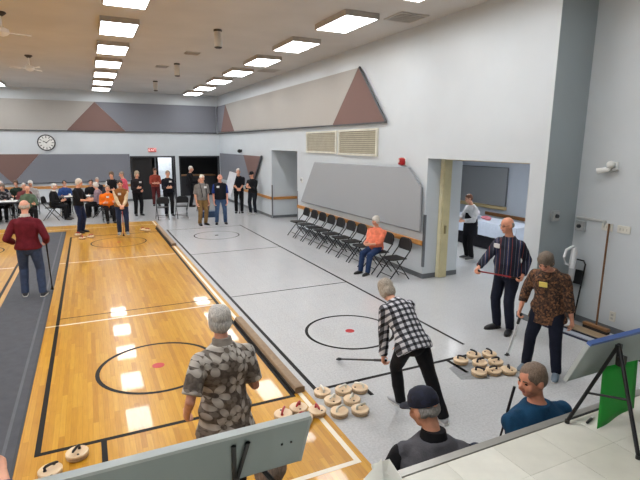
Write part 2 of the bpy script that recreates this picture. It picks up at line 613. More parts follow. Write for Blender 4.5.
ring(-2.85, 5.95, .71, .035, LB, wf, zw+.0004); ring(-2.85, 14.45, .72, .035, LB, wf, zw+.0004)
for a in ((2.125, 2.175, 4.535, 16.0), (4.56, 4.605, 4.85, 16.0), (2.175, 4.56, 4.535, 4.585), (2.65, 2.70, 4.2, 4.535), (4.005, 4.055, 4.17, 4.535),
          (2.175, 4.56, 8.275, 8.30), (2.175, 4.56, 12.04, 12.065), (2.175, 4.56, 15.86, 15.885)):
    line(*a, LB, fl, zv)
ring(3.365, 5.96, .655, .045, LB, fl, zv+.0004); dot(3.365, 5.96, .070, LR, fl, zv)
ring(3.40, 14.42, .67, .035, LB, fl, zv+.0004); dot(3.40, 14.42, .055, LB, fl, zv)
# rough grey patch on the vinyl under the dark stones
MB().prism([(3.83, 4.06, 0), (4.16, 3.93, 0), (4.5, 4.33, 0), (4.06, 4.40, 0), (3.9, 4.36, 0)], (0, 0, .0003), (0, 0, .0015)).build('grey_patch', plain((138, 140, 142), .7, 0, .15, 30), fl)

# stage
st = struct('stage', MB().box(XL, XN, YS, YE-.02, 0, ZS-.006), plain((140, 138, 132), .6))
tm = [plain(c, .32, 0, .05, 9) for c in ((220, 219, 208), (214, 213, 202), (224, 223, 213), (209, 208, 196))]
TS = .319
tile_me = [MB().box(.0006, TS-.0006, .0006, TS-.0006, 0, .006).mesh('tile', m) for m in tm]
tile_cut = [MB().box(.0006, TS-.0006, .0006, 1.700-1.445-.001, 0, .006).mesh('tile', m) for m in tm]
for i in range(-8, 16):
    for j in range(-3, 1):
        me = random.choice(tile_cut if j == 0 else tile_me)
        o = link(bpy.data.objects.new('tile', me), st)
        o.location = (1.538+TS*i, 1.445+TS*j, ZS-.006)
rest = MB().box(XL, 1.538-8*TS, YS, 1.70, ZS-.006, ZS).box(1.538+16*TS, XN, YS, 1.70, ZS-.006, ZS).box(1.538-8*TS, 1.538+16*TS, YS, 1.445-3*TS, ZS-.006, ZS).build('tile_field', tm[0], st)
struct('trim_10', MB().box(XL, XN, 1.701, YE, ZS-.05, ZS+.004, bev=.006), plain((150, 148, 142), .3, .7))

# ------------------------------------------------------------------ ceiling fixtures
DIFF = emit((.97, .985, 1, 1), LIGHT)
HOUSE = plain((178, 170, 162), .6)
def make_fixture():
    t = thing('ceiling_light', 'x', 'light')
    h = MB()
    W, L, D = .35, .64, .10
    h.box(-W, -W+.025, -L, L, -D, 0).box(W-.025, W, -L, L, -D, 0).box(-W+.025, W-.025, -L, -L+.025, -D, 0).box(-W+.025, W-.025, L-.025, L, -D, 0).box(-W+.025, W-.025, -L+.025, L-.025, -.03, 0)
    h.build('housing', HOUSE, t)
    MB().box(-W+.026, W-.026, -L+.026, L-.026, -D+.004, -D+.02).build('diffuser', DIFF, t)
    return t
fx = make_fixture()
first = True
ROWS = ((.76, 'white panel light box in the ceiling row above the wooden court', 'light boxes above the wooden court', 1.3),
        (4.63, 'white panel light box in the ceiling row nearest the right wall with louvres', 'light boxes along the louvred wall', -1.2),
        (-3.1, 'white panel light box in the ceiling row beyond the fans', 'light boxes beyond the ceiling fans', 1.3),
        (-6.9, 'white panel light box in the ceiling row by the far side wall', 'light boxes by the far side wall', 1.3))
for x, lab, grp, ys in ROWS:
    for k in range(9 if ys < 0 else 10):  # boxes nearest the stage are unseen, added to brighten the foreground
        y = 23.3-2.45*k
        o = fx if first else copy_tree(fx)
        first = False
        o.location = (x, y, ZC)
        tag(o, lab, 'light', grp)
# side room lamps, plus an unseen lobby lamp added to brighten the white wall
for x, y, z, lab in ((8.5, 9.9, 2.9, 'white panel light box on the side room ceiling'), (9.2, 6.6, 2.9, 'white panel light box on the side room ceiling'), (3.6, 26.1, 2.9, 'unseen white panel light box added to brighten the lobby wall')):
    o = copy_tree(fx)
    o.location = (x, y, z)
    o.scale = (.7, .7, 1)
    tag(o, lab, 'light', 'light boxes of the side rooms')
    for ch in o.children:
        if ch.name.startswith('diffuser'):
            ch.data = ch.data.copy(); ch.data.materials.clear(); ch.data.materials.append(emit((.97, .985, 1, 1), 42))

# ceiling fans
def make_fan():
    t = thing('ceiling_fan', 'white ceiling fan with a long down rod and three thin blades', 'fan', group='ceiling fans')
    m = plain((236, 234, 230), .4)
    MB().lathe([(.09, 0), (.10, -.02), (.04, -.07)], n=16).build('ceiling_cup', plain((52, 44, 40), .5), t)
    MB().tube([(0, 0, -.05), (0, 0, -.30)], [.014, .014]).build('down_rod', m, t)
    MB().lathe([(.05, -.27), (.11, -.30), (.12, -.36), (.08, -.40), (.03, -.42)], n=18).build('motor', m, t, True)
    for k in range(3):
        b = MB().prism([(.08, -.03, 0), (.20, -.025, 0), (.24, -.06, 0), (.46, -.05, 0), (.48, 0, 0), (.46, .05, 0), (.24, .06, 0), (.20, .025, 0), (.08, .03, 0)], (0, 0, -.008), (0, 0, .008)).build('blade', m, t)
        b.location = (0, 0, -.345)
        b.rotation_euler = (R(7), 0, 2*math.pi*k/3+.35)
    return t
fan = make_fan()
fan.location = (-1.23, 11.0, ZC)
f2 = copy_tree(fan)
f2.location = (-1.23, 15.9, ZC)
f2.rotation_euler.z = .7

# hanging speakers
def make_pendant():
    t = thing('pendant_speaker', 'small drum shaped pendant hanging under the ceiling between the light rows', 'pendant', group='ceiling pendants')
    MB().lathe([(.085, 0), (.09, -.03), (.08, -.045)], n=18).build('mount', plain((60, 52, 46), .5), t)
    MB().lathe([(.075, -.045), (.082, -.08), (.082, -.33), (.075, -.345)], n=18).build('body', plain((206, 198, 186), .4), t, True)
    MB().lathe([(.078, -.345), (.08, -.36), (.05, -.375)], n=18).build('bottom_cap', plain((60, 52, 46), .5), t)
    return t
pd = make_pendant()
for i, (x, y) in enumerate(((2.66, 10.55), (2.62, 15.4), (2.57, 20.0))):
    o = pd if i == 0 else copy_tree(pd)
    o.location = (x, y, ZC)
# ceiling diffusers
def make_grille(s=.3):
    t = thing('ceiling_vent', 'square grey air vent set in the ceiling', 'vent', group='ceiling vents')
    g = plain((186, 180, 172), .5)
    MB().box(-s, s, -s, -s+.03, -.02, 0).box(-s, s, s-.03, s, -.02, 0).box(-s, -s+.03, -s+.03, s-.03, -.02, 0).box(s-.03, s, -s+.03, s-.03, -.02, 0).build('frame', g, t)
    for k in range(6):
        y = -s+.06+k*(2*s-.12)/5
        MB().box(-s+.03, s-.03, y-.02, y+.02, -.016, -.004).build('slat', plain((172, 165, 156), .5), t)
    return t
gv = make_grille()
for i, (x, y) in enumerate(((5.55, 7.95), (5.5, 15.4), (2.7, 13.5), (2.3, 16.2))):
    o = gv if i == 0 else copy_tree(gv)
    o.location = (x, y, ZC)
    if i > 1: o.scale = (.6, .6, 1)

# ------------------------------------------------------------------ wall panels
def panel_x(t, name, pts, mat, x=XR, th=.05):       # on the right wall: pts (y, z)
    return MB().prism([(x, y, z) for y, z in pts], (-th-.024, 0, 0), (-.024, 0, 0)).build(name, mat, t)
def panel_y(t, name, pts, mat, y=YB, th=.05):       # on the back wall: pts (x, z)
    return MB().prism([(x, y, z) for x, z in pts], (0, -th-.024, 0), (0, -.024, 0)).build(name, mat, t)
t = thing('acoustic_panel', 'long upper wall panel on the back wall with one brown triangle between two grey fields', 'wall panel', (0, 0, 0))
panel_y(t, 'grey_section', [(-8, 3.29), (-.75, 3.29), (.48, 4.58), (-8, 4.58)], PALE_PANEL)
panel_y(t, 'brown_triangle', [(-.74, 3.29), (1.73, 3.29), (.49, 4.58)], BROWN_PANEL)
panel_y(t, 'grey_section', [(1.74, 3.29), (6.02, 3.29), (6.02, 4.58), (.50, 4.58)], GREY_PANEL)
MB().box(-8, 6.02, YB-.080, YB-.024, 3.25, 3.288).build('bottom_edge', DARK_TRIM, t)
t = thing('acoustic_panel', 'lower grey panel on the back wall under the clock with a brown downward triangle', 'wall panel', (0, 0, 0))
panel_y(t, 'grey_section', [(-3.0, .98), (1.82, .98), (1.82, 2.24), (-1.9, 2.24)], GREY_PANEL)
panel_y(t, 'brown_triangle', [(-3.01, .98), (-1.91, 2.24), (-4.1, 2.24)], BROWN_PANEL)
panel_y(t, 'grey_section', [(-8, .98), (-3.02, .98), (-4.11, 2.24), (-8, 2.24)], GREY_PANEL)
MB().box(-8, 1.82, YB-.080, YB-.024, .945, .978).build('bottom_edge', DARK_TRIM, t)
t = thing('acoustic_panel', 'long high panel on the louvred wall with a brown triangle at each end', 'wall panel', (0, 0, 0))
panel_x(t, 'grey_section', [(11.95, 3.27), (21.7, 3.30), (23.15, 4.57), (10.62, 4.57)], PALE_PANEL)
panel_x(t, 'brown_triangle', [(9.36, 3.27), (11.94, 3.27), (10.60, 4.57)], BROWN_PANEL)
panel_x(t, 'brown_triangle', [(21.71, 3.30), (24.1, 3.30), (23.16, 4.57)], BROWN_PANEL)
panel_x(t, 'grey_section', [(24.11, 3.30), (24.83, 3.30), (24.83, 4.57), (23.17, 4.57)], GREY_PANEL)
MB().box(XR-.080, XR-.024, 9.36, 24.8, 3.235, 3.268).build('bottom_edge', DARK_TRIM, t)
MB().tube([(XR-.055, 9.345, 3.25), (XR-.055, 10.59, 4.58)], [.03, .03], n=6).build('end_edge', DARK_TRIM, t)
t = thing('acoustic_panel', 'lower grey and brown panel with a slanted end behind the men by the niche', 'wall panel', (0, 0, 0))
panel_x(t, 'grey_section', [(19.25, 1.0), (24.5, 1.0), (24.5, 2.28), (20.4, 2.28)], GREY_PANEL)
panel_x(t, 'brown_triangle', [(19.24, 1.0), (20.39, 2.28), (18.02, 2.28)], BROWN_PANEL)
MB().tube([(XR-.07, 19.22, .98), (XR-.07, 17.98, 2.29)], [.045, .045], n=6).build('end_edge', DARK_TRIM, t)
t = thing('acoustic_panel', 'grey six sided board with clipped corners above the row of folding chairs', 'wall panel', (0, 0, 0))
panel_x(t, 'board', [(7.93, 1.0), (14.1, .97), (13.1, 2.22), (8.4, 2.27), (7.95, 1.90)], BOARD_GREY, th=.06)
for a, b in (((7.93, 1.0), (14.1, .97)), ((7.93, 1.0), (7.95, 1.9)), ((7.95, 1.9), (8.4, 2.27)), ((8.4, 2.27), (13.1, 2.22)), ((13.1, 2.22), (14.1, .97))):
    MB().tube([(XR-.06, a[0], a[1]), (XR-.06, b[0], b[1])], [.022, .022], n=6).build('edge_strip', plain((138, 141, 145), .5, .1), t)
t = thing('acoustic_panel', 'grey wall panel in the side room above the beige ledge', 'wall panel', (0, 0, 0))
panel_x(t, 'board', [(10.78, .92), (13.5, .92), (13.5, 2.08), (10.78, 2.08)], BOARD_GREY, x=XSR)
for a, b in (((10.78, .92), (10.78, 2.08)), ((10.78, 2.08), (13.5, 2.08))):
    MB().tube([(XSR-.04, *a), (XSR-.04, *b)], [.02, .02], n=6).build('edge_strip', plain((112, 114, 118), .45, .4), t)

# louvred grilles
def louvre(y0, y1, z0, z1, lab):
    t = thing('louvre_grille', lab, 'vent', (0, 0, 0))
    c = plain((206, 204, 190), .5)
    MB().box(XR-.05, XR, y0, y1, z0, z0+.05).box(XR-.05, XR, y0, y1, z1-.05, z1).box(XR-.05, XR, y0, y0+.06, z0+.05, z1-.05).box(XR-.05, XR, y1-.06, y1, z0+.05, z1-.05).build('frame', c, t)
    MB().box(XR-.010, XR, y0+.06, y1-.06, z0+.05, z1-.05).build('backing', plain((66, 62, 54), .7), t)
    n = 11
    for k in range(n):
        z = z0+.08+k*(z1-z0-.16)/(n-1)
        MB().prism([(XR-.045, y0+.061, z-.022), (XR-.040, y0+.061, z-.022), (XR-.012, y0+.061, z+.020), (XR-.017, y0+.061, z+.020)], (0, 0, 0), (0, y1-y0-.122, 0)).build('slat', plain((168, 160, 138), .5), t)
    return t
louvre(11.78, 13.78, 2.50, 3.12, 'cream framed louvre grille nearer the back of the hall')
louvre(9.72, 11.66, 2.48, 3.13, 'wider looking cream louvre grille nearer the red alarm')

# clock, exit sign, alarm, camera, conduit
t = thing('wall_clock', 'round wall clock with white face and dark rim', 'clock', (-1.58, YB-.03, 2.74), 0)
def disc_y(mb, r0_, r1, y0, y1, n=32):
    rm = Matrix.Rotation(R(90), 3, 'X')
    m2 = MB().lathe([(r1, y0), (r1, y1)], n=n)
    return mb.add([rm @ V(p) for p in m2.v], m2.f)
disc_y(MB(), 0, .36, -.028, .03).build('rim', plain((44, 46, 50), .4), t)
disc_y(MB(), 0, .31, .03, .036).build('face', plain((226, 226, 222), .5), t)
for k in range(12):
    a = k*math.pi/6
    o = MB().box(-.014, .014, -.006, 0, -.045, .045).build('hour_mark', BLACK, t)
    o.location = (.25*math.sin(a), -.037, .25*math.cos(a)); o.rotation_euler = (0, a, 0)
for a, L, wd in ((R(-60), .15, .016), (R(48), .22, .011)):
    o = MB().box(-wd, wd, -.006, 0, -.03, L).build('hand', BLACK, t)
    o.location = (0, -.045, 0); o.rotation_euler = (0, a, 0)

FONT = {}
def text(name, body, size, mat, parent, loc, rot, ext=.002):
    cu = bpy.data.curves.new(name, 'FONT')
    cu.body = body; cu.size = size; cu.extrude = ext
    cu.align_x = 'CENTER'; cu.align_y = 'CENTER'
    tmp = bpy.data.objects.new(name, cu)
    col.objects.link(tmp)
    dg = bpy.context.evaluated_depsgraph_get()
    me = bpy.data.meshes.new_from_object(tmp.evaluated_get(dg))
    bpy.data.objects.remove(tmp)
    me.materials.clear(); me.materials.append(mat)
    o = link(bpy.data.objects.new(name, me), parent)
    o.location = loc; o.rotation_euler = rot
    return o
t = thing('exit_sign', 'red lit exit sign on the back wall above the doorway', 'sign', (2.87, YB, 2.43))
MB().box(-.2, .2, -.07, 0, -.11, .11, bev=.01).build('box', plain((230, 200, 196), .4), t)
MB().box(-.18, .18, -.074, -.069, -.09, .09).build('face', plain((196, 30, 34), .4), t)
text('lettering', 'EXIT', .17, emit((1, .5, .46, 1), 1.2), t, (0, -.0755, 0), (R(90), 0, 0))

t = thing('fire_alarm', 'red fire alarm strobe on a white wall plate above the grey board', 'alarm', (XR, 8.66, 2.40))
MB().box(-.03, 0, -.07, .07, -.09, .08, bev=.006).build('back_plate', WHITE, t)
MB().lathe([(.02, -.085), (.075, -.06), (.085, 0), (.075, .06), (.03, .085)], (-.07, 0, .0), 18).build('red_housing', plain((172, 26, 30), .35), t, True)
MB().box(-.165, -.15, -.03, .03, -.02, .05, bev=.004).build('lens', plain((226, 214, 210), .15), t)

t = thing('security_camera', 'white swivel wall camera with round mount high on the wall', 'camera', (XN, 4.52, 2.44))
MB().box(-.02, 0, -.06, .06, -.05, .09, bev=.008).build('mount_plate', WHITE, t)
MB().ell((-.09, 0, .05), (.06, .06, .055)).build('dome', WHITE, t, True)
MB().capsule((-.05, 0, .04), (-.10, .03, -.03), .025).build('arm', WHITE, t, True)
MB().tube([(-.08, .06, -.02), (-.14, .17, -.05)], [.035, .045], n=12).build('barrel', WHITE, t, True)
MB().capsule((-.06, -.03, -.03), (-.06, -.08, -.02), .02).build('cable_gland', plain((180, 180, 178), .5), t, True)

t = thing('conduit', 'horizontal metal conduit run on the wall above the vacuum', 'conduit', (0, 0, 0))
MB().tube([(XN-.02, 5.0, 1.655), (XN-.02, 4.55, 1.65)], [.022, .022]).build('pipe', plain((196, 198, 196), .4, .2), t)
MB().tube([(XN-.02, 4.55, 1.665), (XN-.02, 4.55, 1.60)], [.02, .018]).build('elbow', plain((206, 206, 202), .4), t)
def wallbox(x, y, z, lab, knob, facing, w_=.08):
    t = thing('junction_box', lab, 'switch box', (x, y, z))
    t.rotation_euler = (0, 0, facing)
    MB().box(-.05, 0, -w_, w_, -w_, w_, bev=.008).build('box', plain((172, 176, 178), .35, .3), t)
    MB().box(-.055, -.0505, -w_*.8, w_*.8, -w_*.8, w_*.8).build('cover_plate', plain((190, 192, 192), .35, .3), t)
    if knob:
        m = MB().tube([(-.055, 0, 0), (-.085, 0, 0)], [.032, .028], side=(0, 1, 0), n=16).build('socket', plain((36, 38, 42), .4), t)
    return t
wallbox(6.40, YP-.004, 1.70, 'grey metal socket box on the short return wall', True, R(90))
wallbox(XN, 4.93, 1.53, 'grey metal socket box hanging under the conduit', True, 0)
def plate(y, z, lab, w_, h_, kind):
    t = thing('wall_plate', lab, 'wall plate', (XN, y, z))
    MB().box(-.02, 0, -w_, w_, -h_, h_, bev=.005).build('plate', plain((214, 212, 202), .4), t)
    if kind == 'outlet':
        for s in (-1, 1):
            MB().box(-.024, -.0205, -.018, .018, s*.028-.016, s*.028+.016).build('socket', plain((178, 178, 172), .4), t)
    else:
        for s in (-1, 0, 1):
            MB().box(-.026, -.0205, s*w_*.5-.008, s*w_*.5+.008, -.018, .018).build('toggle', plain((190, 188, 178), .4), t)
plate(4.51, 1.575, 'cream switch plate at the end of the conduit behind the broom', .085, .055, 'switch')
plate(4.26, 1.575, 'cream switch plate on the wall beyond the broom handle', .095, .055, 'switch')
plate(4.26, .26, 'white power outlet low on the wall beside the broom', .045, .075, 'outlet')
t = thing('wall_switch', 'small white switch on the wall between niche and grey board', 'switch', (XR, 14.2, 1.62))
MB().box(-.02, 0, -.06, .06, -.08, .08, bev=.004).build('plate', plain((206, 206, 200), .5), t)
MB().box(-.05, -.021, -.03, .03, -.02, .05, bev=.004).build('knob', plain((150, 150, 150), .4), t)
for i, (y, z, lab) in enumerate(((20.85, 2.45, 'small black speaker dome above the far lower panel'), )):
    t = thing('wall_speaker', lab, 'speaker', (XR, y, z))
    MB().box(-.03, 0, -.06, .06, -.06, .06, bev=.006).build('bracket', BLACK, t)
    MB().ell((-.11, 0, -.01), (.09, .09, .08)).build('shell', BLACK, t, True)

# accordion door, folded in the opening
t = thing('accordion_door', 'cream folding accordion door stacked against the opening jamb', 'folding door', (0, 0, 0))
mc = plain((214, 206, 172), .5)
for k in range(5):
    x0 = 6.47+.045*k
    o = MB().prism([(x0, 7.845, 0), (x0+.045, 7.845, 0), (x0+.036, 7.775, 0), (x0+.009, 7.775, 0)], (0, 0, .012), (0, 0, 2.47)).build('fold', mc, t)
MB().box(6.50, 6.68, 7.745, 7.77, .012, 2.47).build('lead_post', plain((196, 186, 146), .45), t)
MB().box(6.56, 6.60, 7.72, 7.745, .95, 1.12).build('pull_handle', plain((150, 140, 104), .3, .7), t)
struct('trim_11', MB().box(6.50, 6.66, 5.36, 7.74, 2.46, 2.489), plain((206, 200, 180), .4, .3))

# ------------------------------------------------------------------ floor-lying boards, mat, near-wall kit
t = thing('runner_mat', 'long dark grey runner mat lying between the two wooden courts', 'mat', (0, 0, 0))
MB().box(-1.52, -.77, 3.3, 16.85, .0065, .013).build('mat', plain((78, 80, 86), .75, 0, .1, 8, .3, 200, .3), t)
MB().box(-.795, -.775, 3.3, 16.85, .0131, .0142).build('edge_stripe', plain((58, 60, 64), .7), t)
MB().box(-.90, -.87, 3.3, 16.85, .0131, .0136).build('edge_stripe', plain((92, 94, 100), .7), t)
for lab, y0, y1 in (('tan padded bumper board along the wooden court edge beside the red handled stones', 4.58, 7.05), ('tan padded bumper board along the wooden court edge at the far end', 13.3, 16.6)):
    t = thing('bumper_board', lab, 'bumper board', (1.955, (y0+y1)/2, .0075))
    L = (y1-y0)/2
    MB().box(-.055, .055, -L, L, .0, .07, bev=.012).build('padded_beam', plain((150, 128, 104), .75, 0, .1, 20, .2, 150), t)
    MB().box(-.058, .058, -L-.008, -L, .0, .068, bev=.003).build('end_cap', plain((128, 106, 82), .7), t)
    MB().box(-.07, -.0555, -L, L, 0, .02).build('shadow_strip', plain((40, 34, 30), .7), t)  # dark strip along the left side paints in the beam's shadow

t = thing('stacked_board', 'long board with dark blue edge lying on the floor under the vacuum', 'board', (6.40, 4.15, .0006), R(4))
MB().box(-.16, .16, -.75, .75, 0, .03).build('base_plank', plain((34, 40, 64), .5), t)
MB().box(-.15, .15, -.74, .74, .03, .045).build('light_strip', plain((170, 176, 186), .5), t)
t = thing('stacked_board', 'tan plank lying on the blue edged board along the wall', 'board', (6.48, 4.10, .046), R(3))
MB().box(-.11, .11, -.8, .8, 0, .025).build('plank', wood((150, 128, 100), (178, 156, 126), 1), t)
MB().box(-.125, -.11, -.8, .8, .0, .024).build('dark_edge', plain((30, 32, 44), .5), t)

t = thing('stick_vacuum', 'white upright stick vacuum leaning on the wall beside the broom', 'vacuum', (6.44, 4.74, .072), R(18))
t.scale = (1.05, 1.05, 1.0)
w1, w2 = plain((222, 224, 226), .3), plain((176, 180, 184), .3)
MB().box(-.13, .07, -.13, .13, 0, .05, bev=.02).build('floor_head', w1, t)
MB().tube([(-.01, 0, .04), (.02, 0, .16)], [.035, .03]).build('neck_joint', w2, t, True)
MB().tube([(.02, 0, .14), (.13, 0, .66)], [.022, .022]).build('tube', plain((196, 200, 204), .25, .3), t, True)
MB().tube([(.12, 0, .60), (.14, 0, .66), (.18, 0, .92), (.19, 0, 1.02)], [(.03, .03), (.045, .045), (.048, .050), (.035, .035)], side=(0, 1, 0)).build('dust_bin', w2, t, True)
MB().tube([(.13, 0, .84), (.15, 0, .94), (.17, 0, 1.10), (.18, 0, 1.16)], [(.035, .04), (.045, .05), (.045, .045), (.03, .03)], side=(0, 1, 0)).build('motor_body', w1, t, True)
MB().tube([(.13, 0, .88), (.04, .06, .92), (.02, .08, 1.02), (.06, .07, 1.13), (.16, .01, 1.18)], [.016, .018, .018, .02, .022], side=(0, 0, 1)).build('handle', w1, t, True)
t = thing('push_broom', 'broom with long brown wooden handle leaning upright on the wall', 'broom', (6.62, 4.30, .001))
MB().tube([(-.02, 0, .16), (.245, .17, 1.63)], [.014, .014]).build('handle', wood((92, 60, 32), (124, 84, 48)), t, True)
MB().box(-.06, .02, -.2, .2, .115, .16, bev=.01).build('broom_head', wood((110, 76, 44), (140, 100, 60), 1), t)
MB().box(-.055, .015, -.19, .19, .073, .115).build('bristles', plain((40, 36, 34), .9, 0, .3, 60), t)
t = thing('folded_chair', 'folded black frame leaning against the wall behind the woman in brown print', 'folded chair', (6.72, 4.93, .0006))
MB().tube([(-.02, -.18, 0), (.12, -.18, .95), (.13, -.14, 1.0), (.13, .0, 1.0)], [.012]*4).build('frame_tube', BLACKM, t, True)
MB().tube([(-.02, .05, 0), (.12, .05, .95), (.13, .03, 1.0)], [.012]*3).build('frame_tube', BLACKM, t, True)
MB().box(.09, .105, -.17, .04, .62, .85).build('seat_panel', BLACK, t)
t = thing('power_cord', 'black power cord lying on the floor beside the broom', 'cord', (0, 0, 0))
pp = [V((6.78+.05*math.sin(k*.9), 4.45-.05*k, .010+.004*math.sin(k))) for k in range(10)]
MB().tube(pp, [.006]*10, side=(0, 0, 1), n=6).build('cord', BLACK, t, True)

# ------------------------------------------------------------------ floor curling stones
DISC = wood((214, 184, 146), (236, 212, 178), 0, 2, .4)
def make_stone(hcol, body=DISC, name='curling_stone'):
    t = thing(name, 'x', 'curling stone')
    MB().lathe([(.070, 0), (.088, .004), (.092, .014), (.088, .024)], n=26).build('base_disc', wood((176, 146, 112), (206, 178, 142), 0, 2, .4), t, True)
    MB().lathe([(.082, .024), (.082, .030)], n=26).build('rubber_ring', plain((34, 28, 26), .6), t)
    MB().lathe([(.086, .030), (.094, .034), (.095, .050), (.090, .056)], n=28).build('top_disc', body, t, True)
    h = MB()
    m = plain(hcol, .35)
    MB().lathe([(.016, .056), (.012, .062), (.010, .085)], (-.04, 0, 0), 12).build('handle_post', m, t, True)
    MB().tube([(-.048, 0, .080), (-.03, 0, .094), (.0, .0, .098), (.05, 0, .094), (.066, 0, .088)], [.010, .013, .012, .012, .008], side=(0, 1, 0), n=10).build('handle_grip', m, t, True)
    MB().lathe([(.011, .056), (.009, .061)], (.045, .035, 0), 12).build('bolt_cap', plain((50, 40, 36), .5), t)
    return t
def stones(spots, hcol, lab, grp, z=.0002, body=DISC):
    s0 = None
    for x, y, a in spots:
        if s0 is None:
            o = s0 = make_stone(hcol, body)
        else:
            o = copy_tree(s0)
        o.location = (x, y, z)
        o.rotation_euler.z = a
        tag(o, lab, 'curling stone', grp)
rr = random.Random(3)
def sp(l): return [(x, y, rr.uniform(0, 6.28)) for x, y in l]
stones(sp([(2.165, 4.432), (2.40, 4.375), (2.592, 4.335), (2.19, 4.225), (2.385, 4.15), (2.15, 3.995), (2.365, 3.94)]), (232, 228, 216),
       'pale wooden curling stone with white handle on the grey floor by the court corner', 'white handled stones')
stones(sp([(4.136, 4.412), (4.40, 4.46), (4.61, 4.40), (4.30, 4.25), (4.51, 4.19), (4.11, 4.06), (4.30, 4.015), (4.48, 3.95)]), (30, 26, 34),
       'pale wooden curling stone with dark handle on the grey patch', 'dark handled stones on the grey floor', z=.002)
stones(sp([(1.60, 4.18), (1.79, 4.23), (1.765, 4.03), (1.565, 3.975), (1.945, 4.10)]), (168, 34, 40),
       'pale wooden curling stone with red handle on the wooden floor', 'red handled stones', z=.0075)
stones(sp([(-.285, 4.369), (-.485, 4.20), (-.46, 4.005)]), (28, 24, 26),
       'pale wooden curling stone with black handle on the wooden floor by the painted corner', 'black handled stones on wood', z=.0075)
stones(sp([(-.43, 15.95), (-.31, 15.28), (-.09, 15.45)]), (168, 34, 40),
       'wooden curling stone at the feet of the woman in a black top', 'far stones by the woman in black', z=.0075)
stones(sp([(1.42, 16.1), (1.55, 15.9)]), (168, 34, 40),
       'wooden curling stone behind the far house beside the man in a brown vest', 'far stones by the brown vest', z=.0075)

# ------------------------------------------------------------------ folding chairs
def make_chair():
    t = thing('folding_chair', 'x', 'chair')     # faces +Y, origin at the floor centre
    s = MB()
    s.prism([(-.19, -.19, 0), (.19, -.19, 0), (.20, .12, 0), (.17, .20, 0), (.10, .22, 0), (-.10, .22, 0), (-.17, .20, 0), (-.20, .12, 0)], (0, 0, .435), (0, 0, .455))
    s.build('seat', BLACK, t)
    out = [(-.205, .60), (.205, .60), (.205, .735), (.185, .785), (.15, .815), (.09, .832), (-.09, .832), (-.15, .815), (-.185, .785), (-.205, .735)]
    MB().prism([(x, -.265-.10*(z-.60)-.02*(1-(x/.21)**2), z) for x, z in out], (0, .006, 0), (0, -.006, 0)).build('backrest', BLACK, t)
    fl_ = MB().tube([(0, .27, 0), (0, -.25, .62), (0, -.275, .70), (0, -.28, .74)], [.012]*4, n=8).mesh('leg', BLACKM, True)
    rl = MB().tube([(0, -.27, 0), (0, .05, .42)], [.012]*2, n=8).mesh('leg', BLACKM, True)
    for sx in (-1, 1):
        for me, x in ((fl_, .215), (rl, .185)):
            o = link(bpy.data.objects.new('leg', me), t)
            o.location.x = sx*x
    MB().tube([(-.215, -.28, .735), (-.197, -.287, .79), (-.155, -.292, .825), (-.09, -.296, .842), (.09, -.296, .842), (.155, -.292, .825), (.197, -.287, .79), (.215, -.28, .735)], [.012]*8, side=(0, 1, 0), n=8).build('top_rail', BLACKM, t, True)
    MB().tube([(-.215, .18, .107), (.215, .18, .107)], [.008]*2, side=(0, 1, 0), n=6).build('stretcher', BLACKM, t)
    MB().tube([(-.185, -.19, .105), (.185, -.19, .105)], [.008]*2, side=(0, 1, 0), n=6).build('stretcher', BLACKM, t)
    return t
chair0 = make_chair()
chair_used = [False]
def chair(x, y, a, lab, grp=None, z=.0002):
    o = chair0 if not chair_used[0] else copy_tree(chair0)
    chair_used[0] = True
    o.location = (x, y, z)
    o.rotation_euler.z = R(a)
    if 'group' in o: del o['group']
    return tag(o, lab, 'chair', grp)
for y in (13.35, 12.78, 12.22, 11.68, 11.12, 10.56, 10.02, 9.47):
    chair(5.66, y, 90, 'empty black folding chair in the row under the grey wall board', 'empty folding chairs along the wall')
chair(5.62, 8.80, 90, 'black folding chair carrying the seated woman in a coral shirt')
chair(5.60, 8.12, 90, 'empty black folding chair at the row end beside the opening jamb')

# ------------------------------------------------------------------ people
SHOE_B = plain((26, 26, 30), .45)
def ik(a, b, l1, l2, pole):
    a, b, pole = V(a), V(b), V(pole)
    d = b-a
    L = min(max(d.length, .05), (l1+l2)*.999)
    d = d.normalized()
    b = a+d*L
    x = (l1*l1-l2*l2+L*L)/(2*L)
    hgt = math.sqrt(max(l1*l1-x*x, 0))
    p = pole-d*pole.dot(d)
    p = p.normalized() if p.length > 1e-4 else V((0, 1, 0))
    return a+d*x+p*hgt, b

def rot(lean, side=0, twist=0):
    return Matrix.Rotation(R(twist), 3, 'Z') @ Matrix.Rotation(R(side), 3, 'Y') @ Matrix.Rotation(R(-lean), 3, 'X')

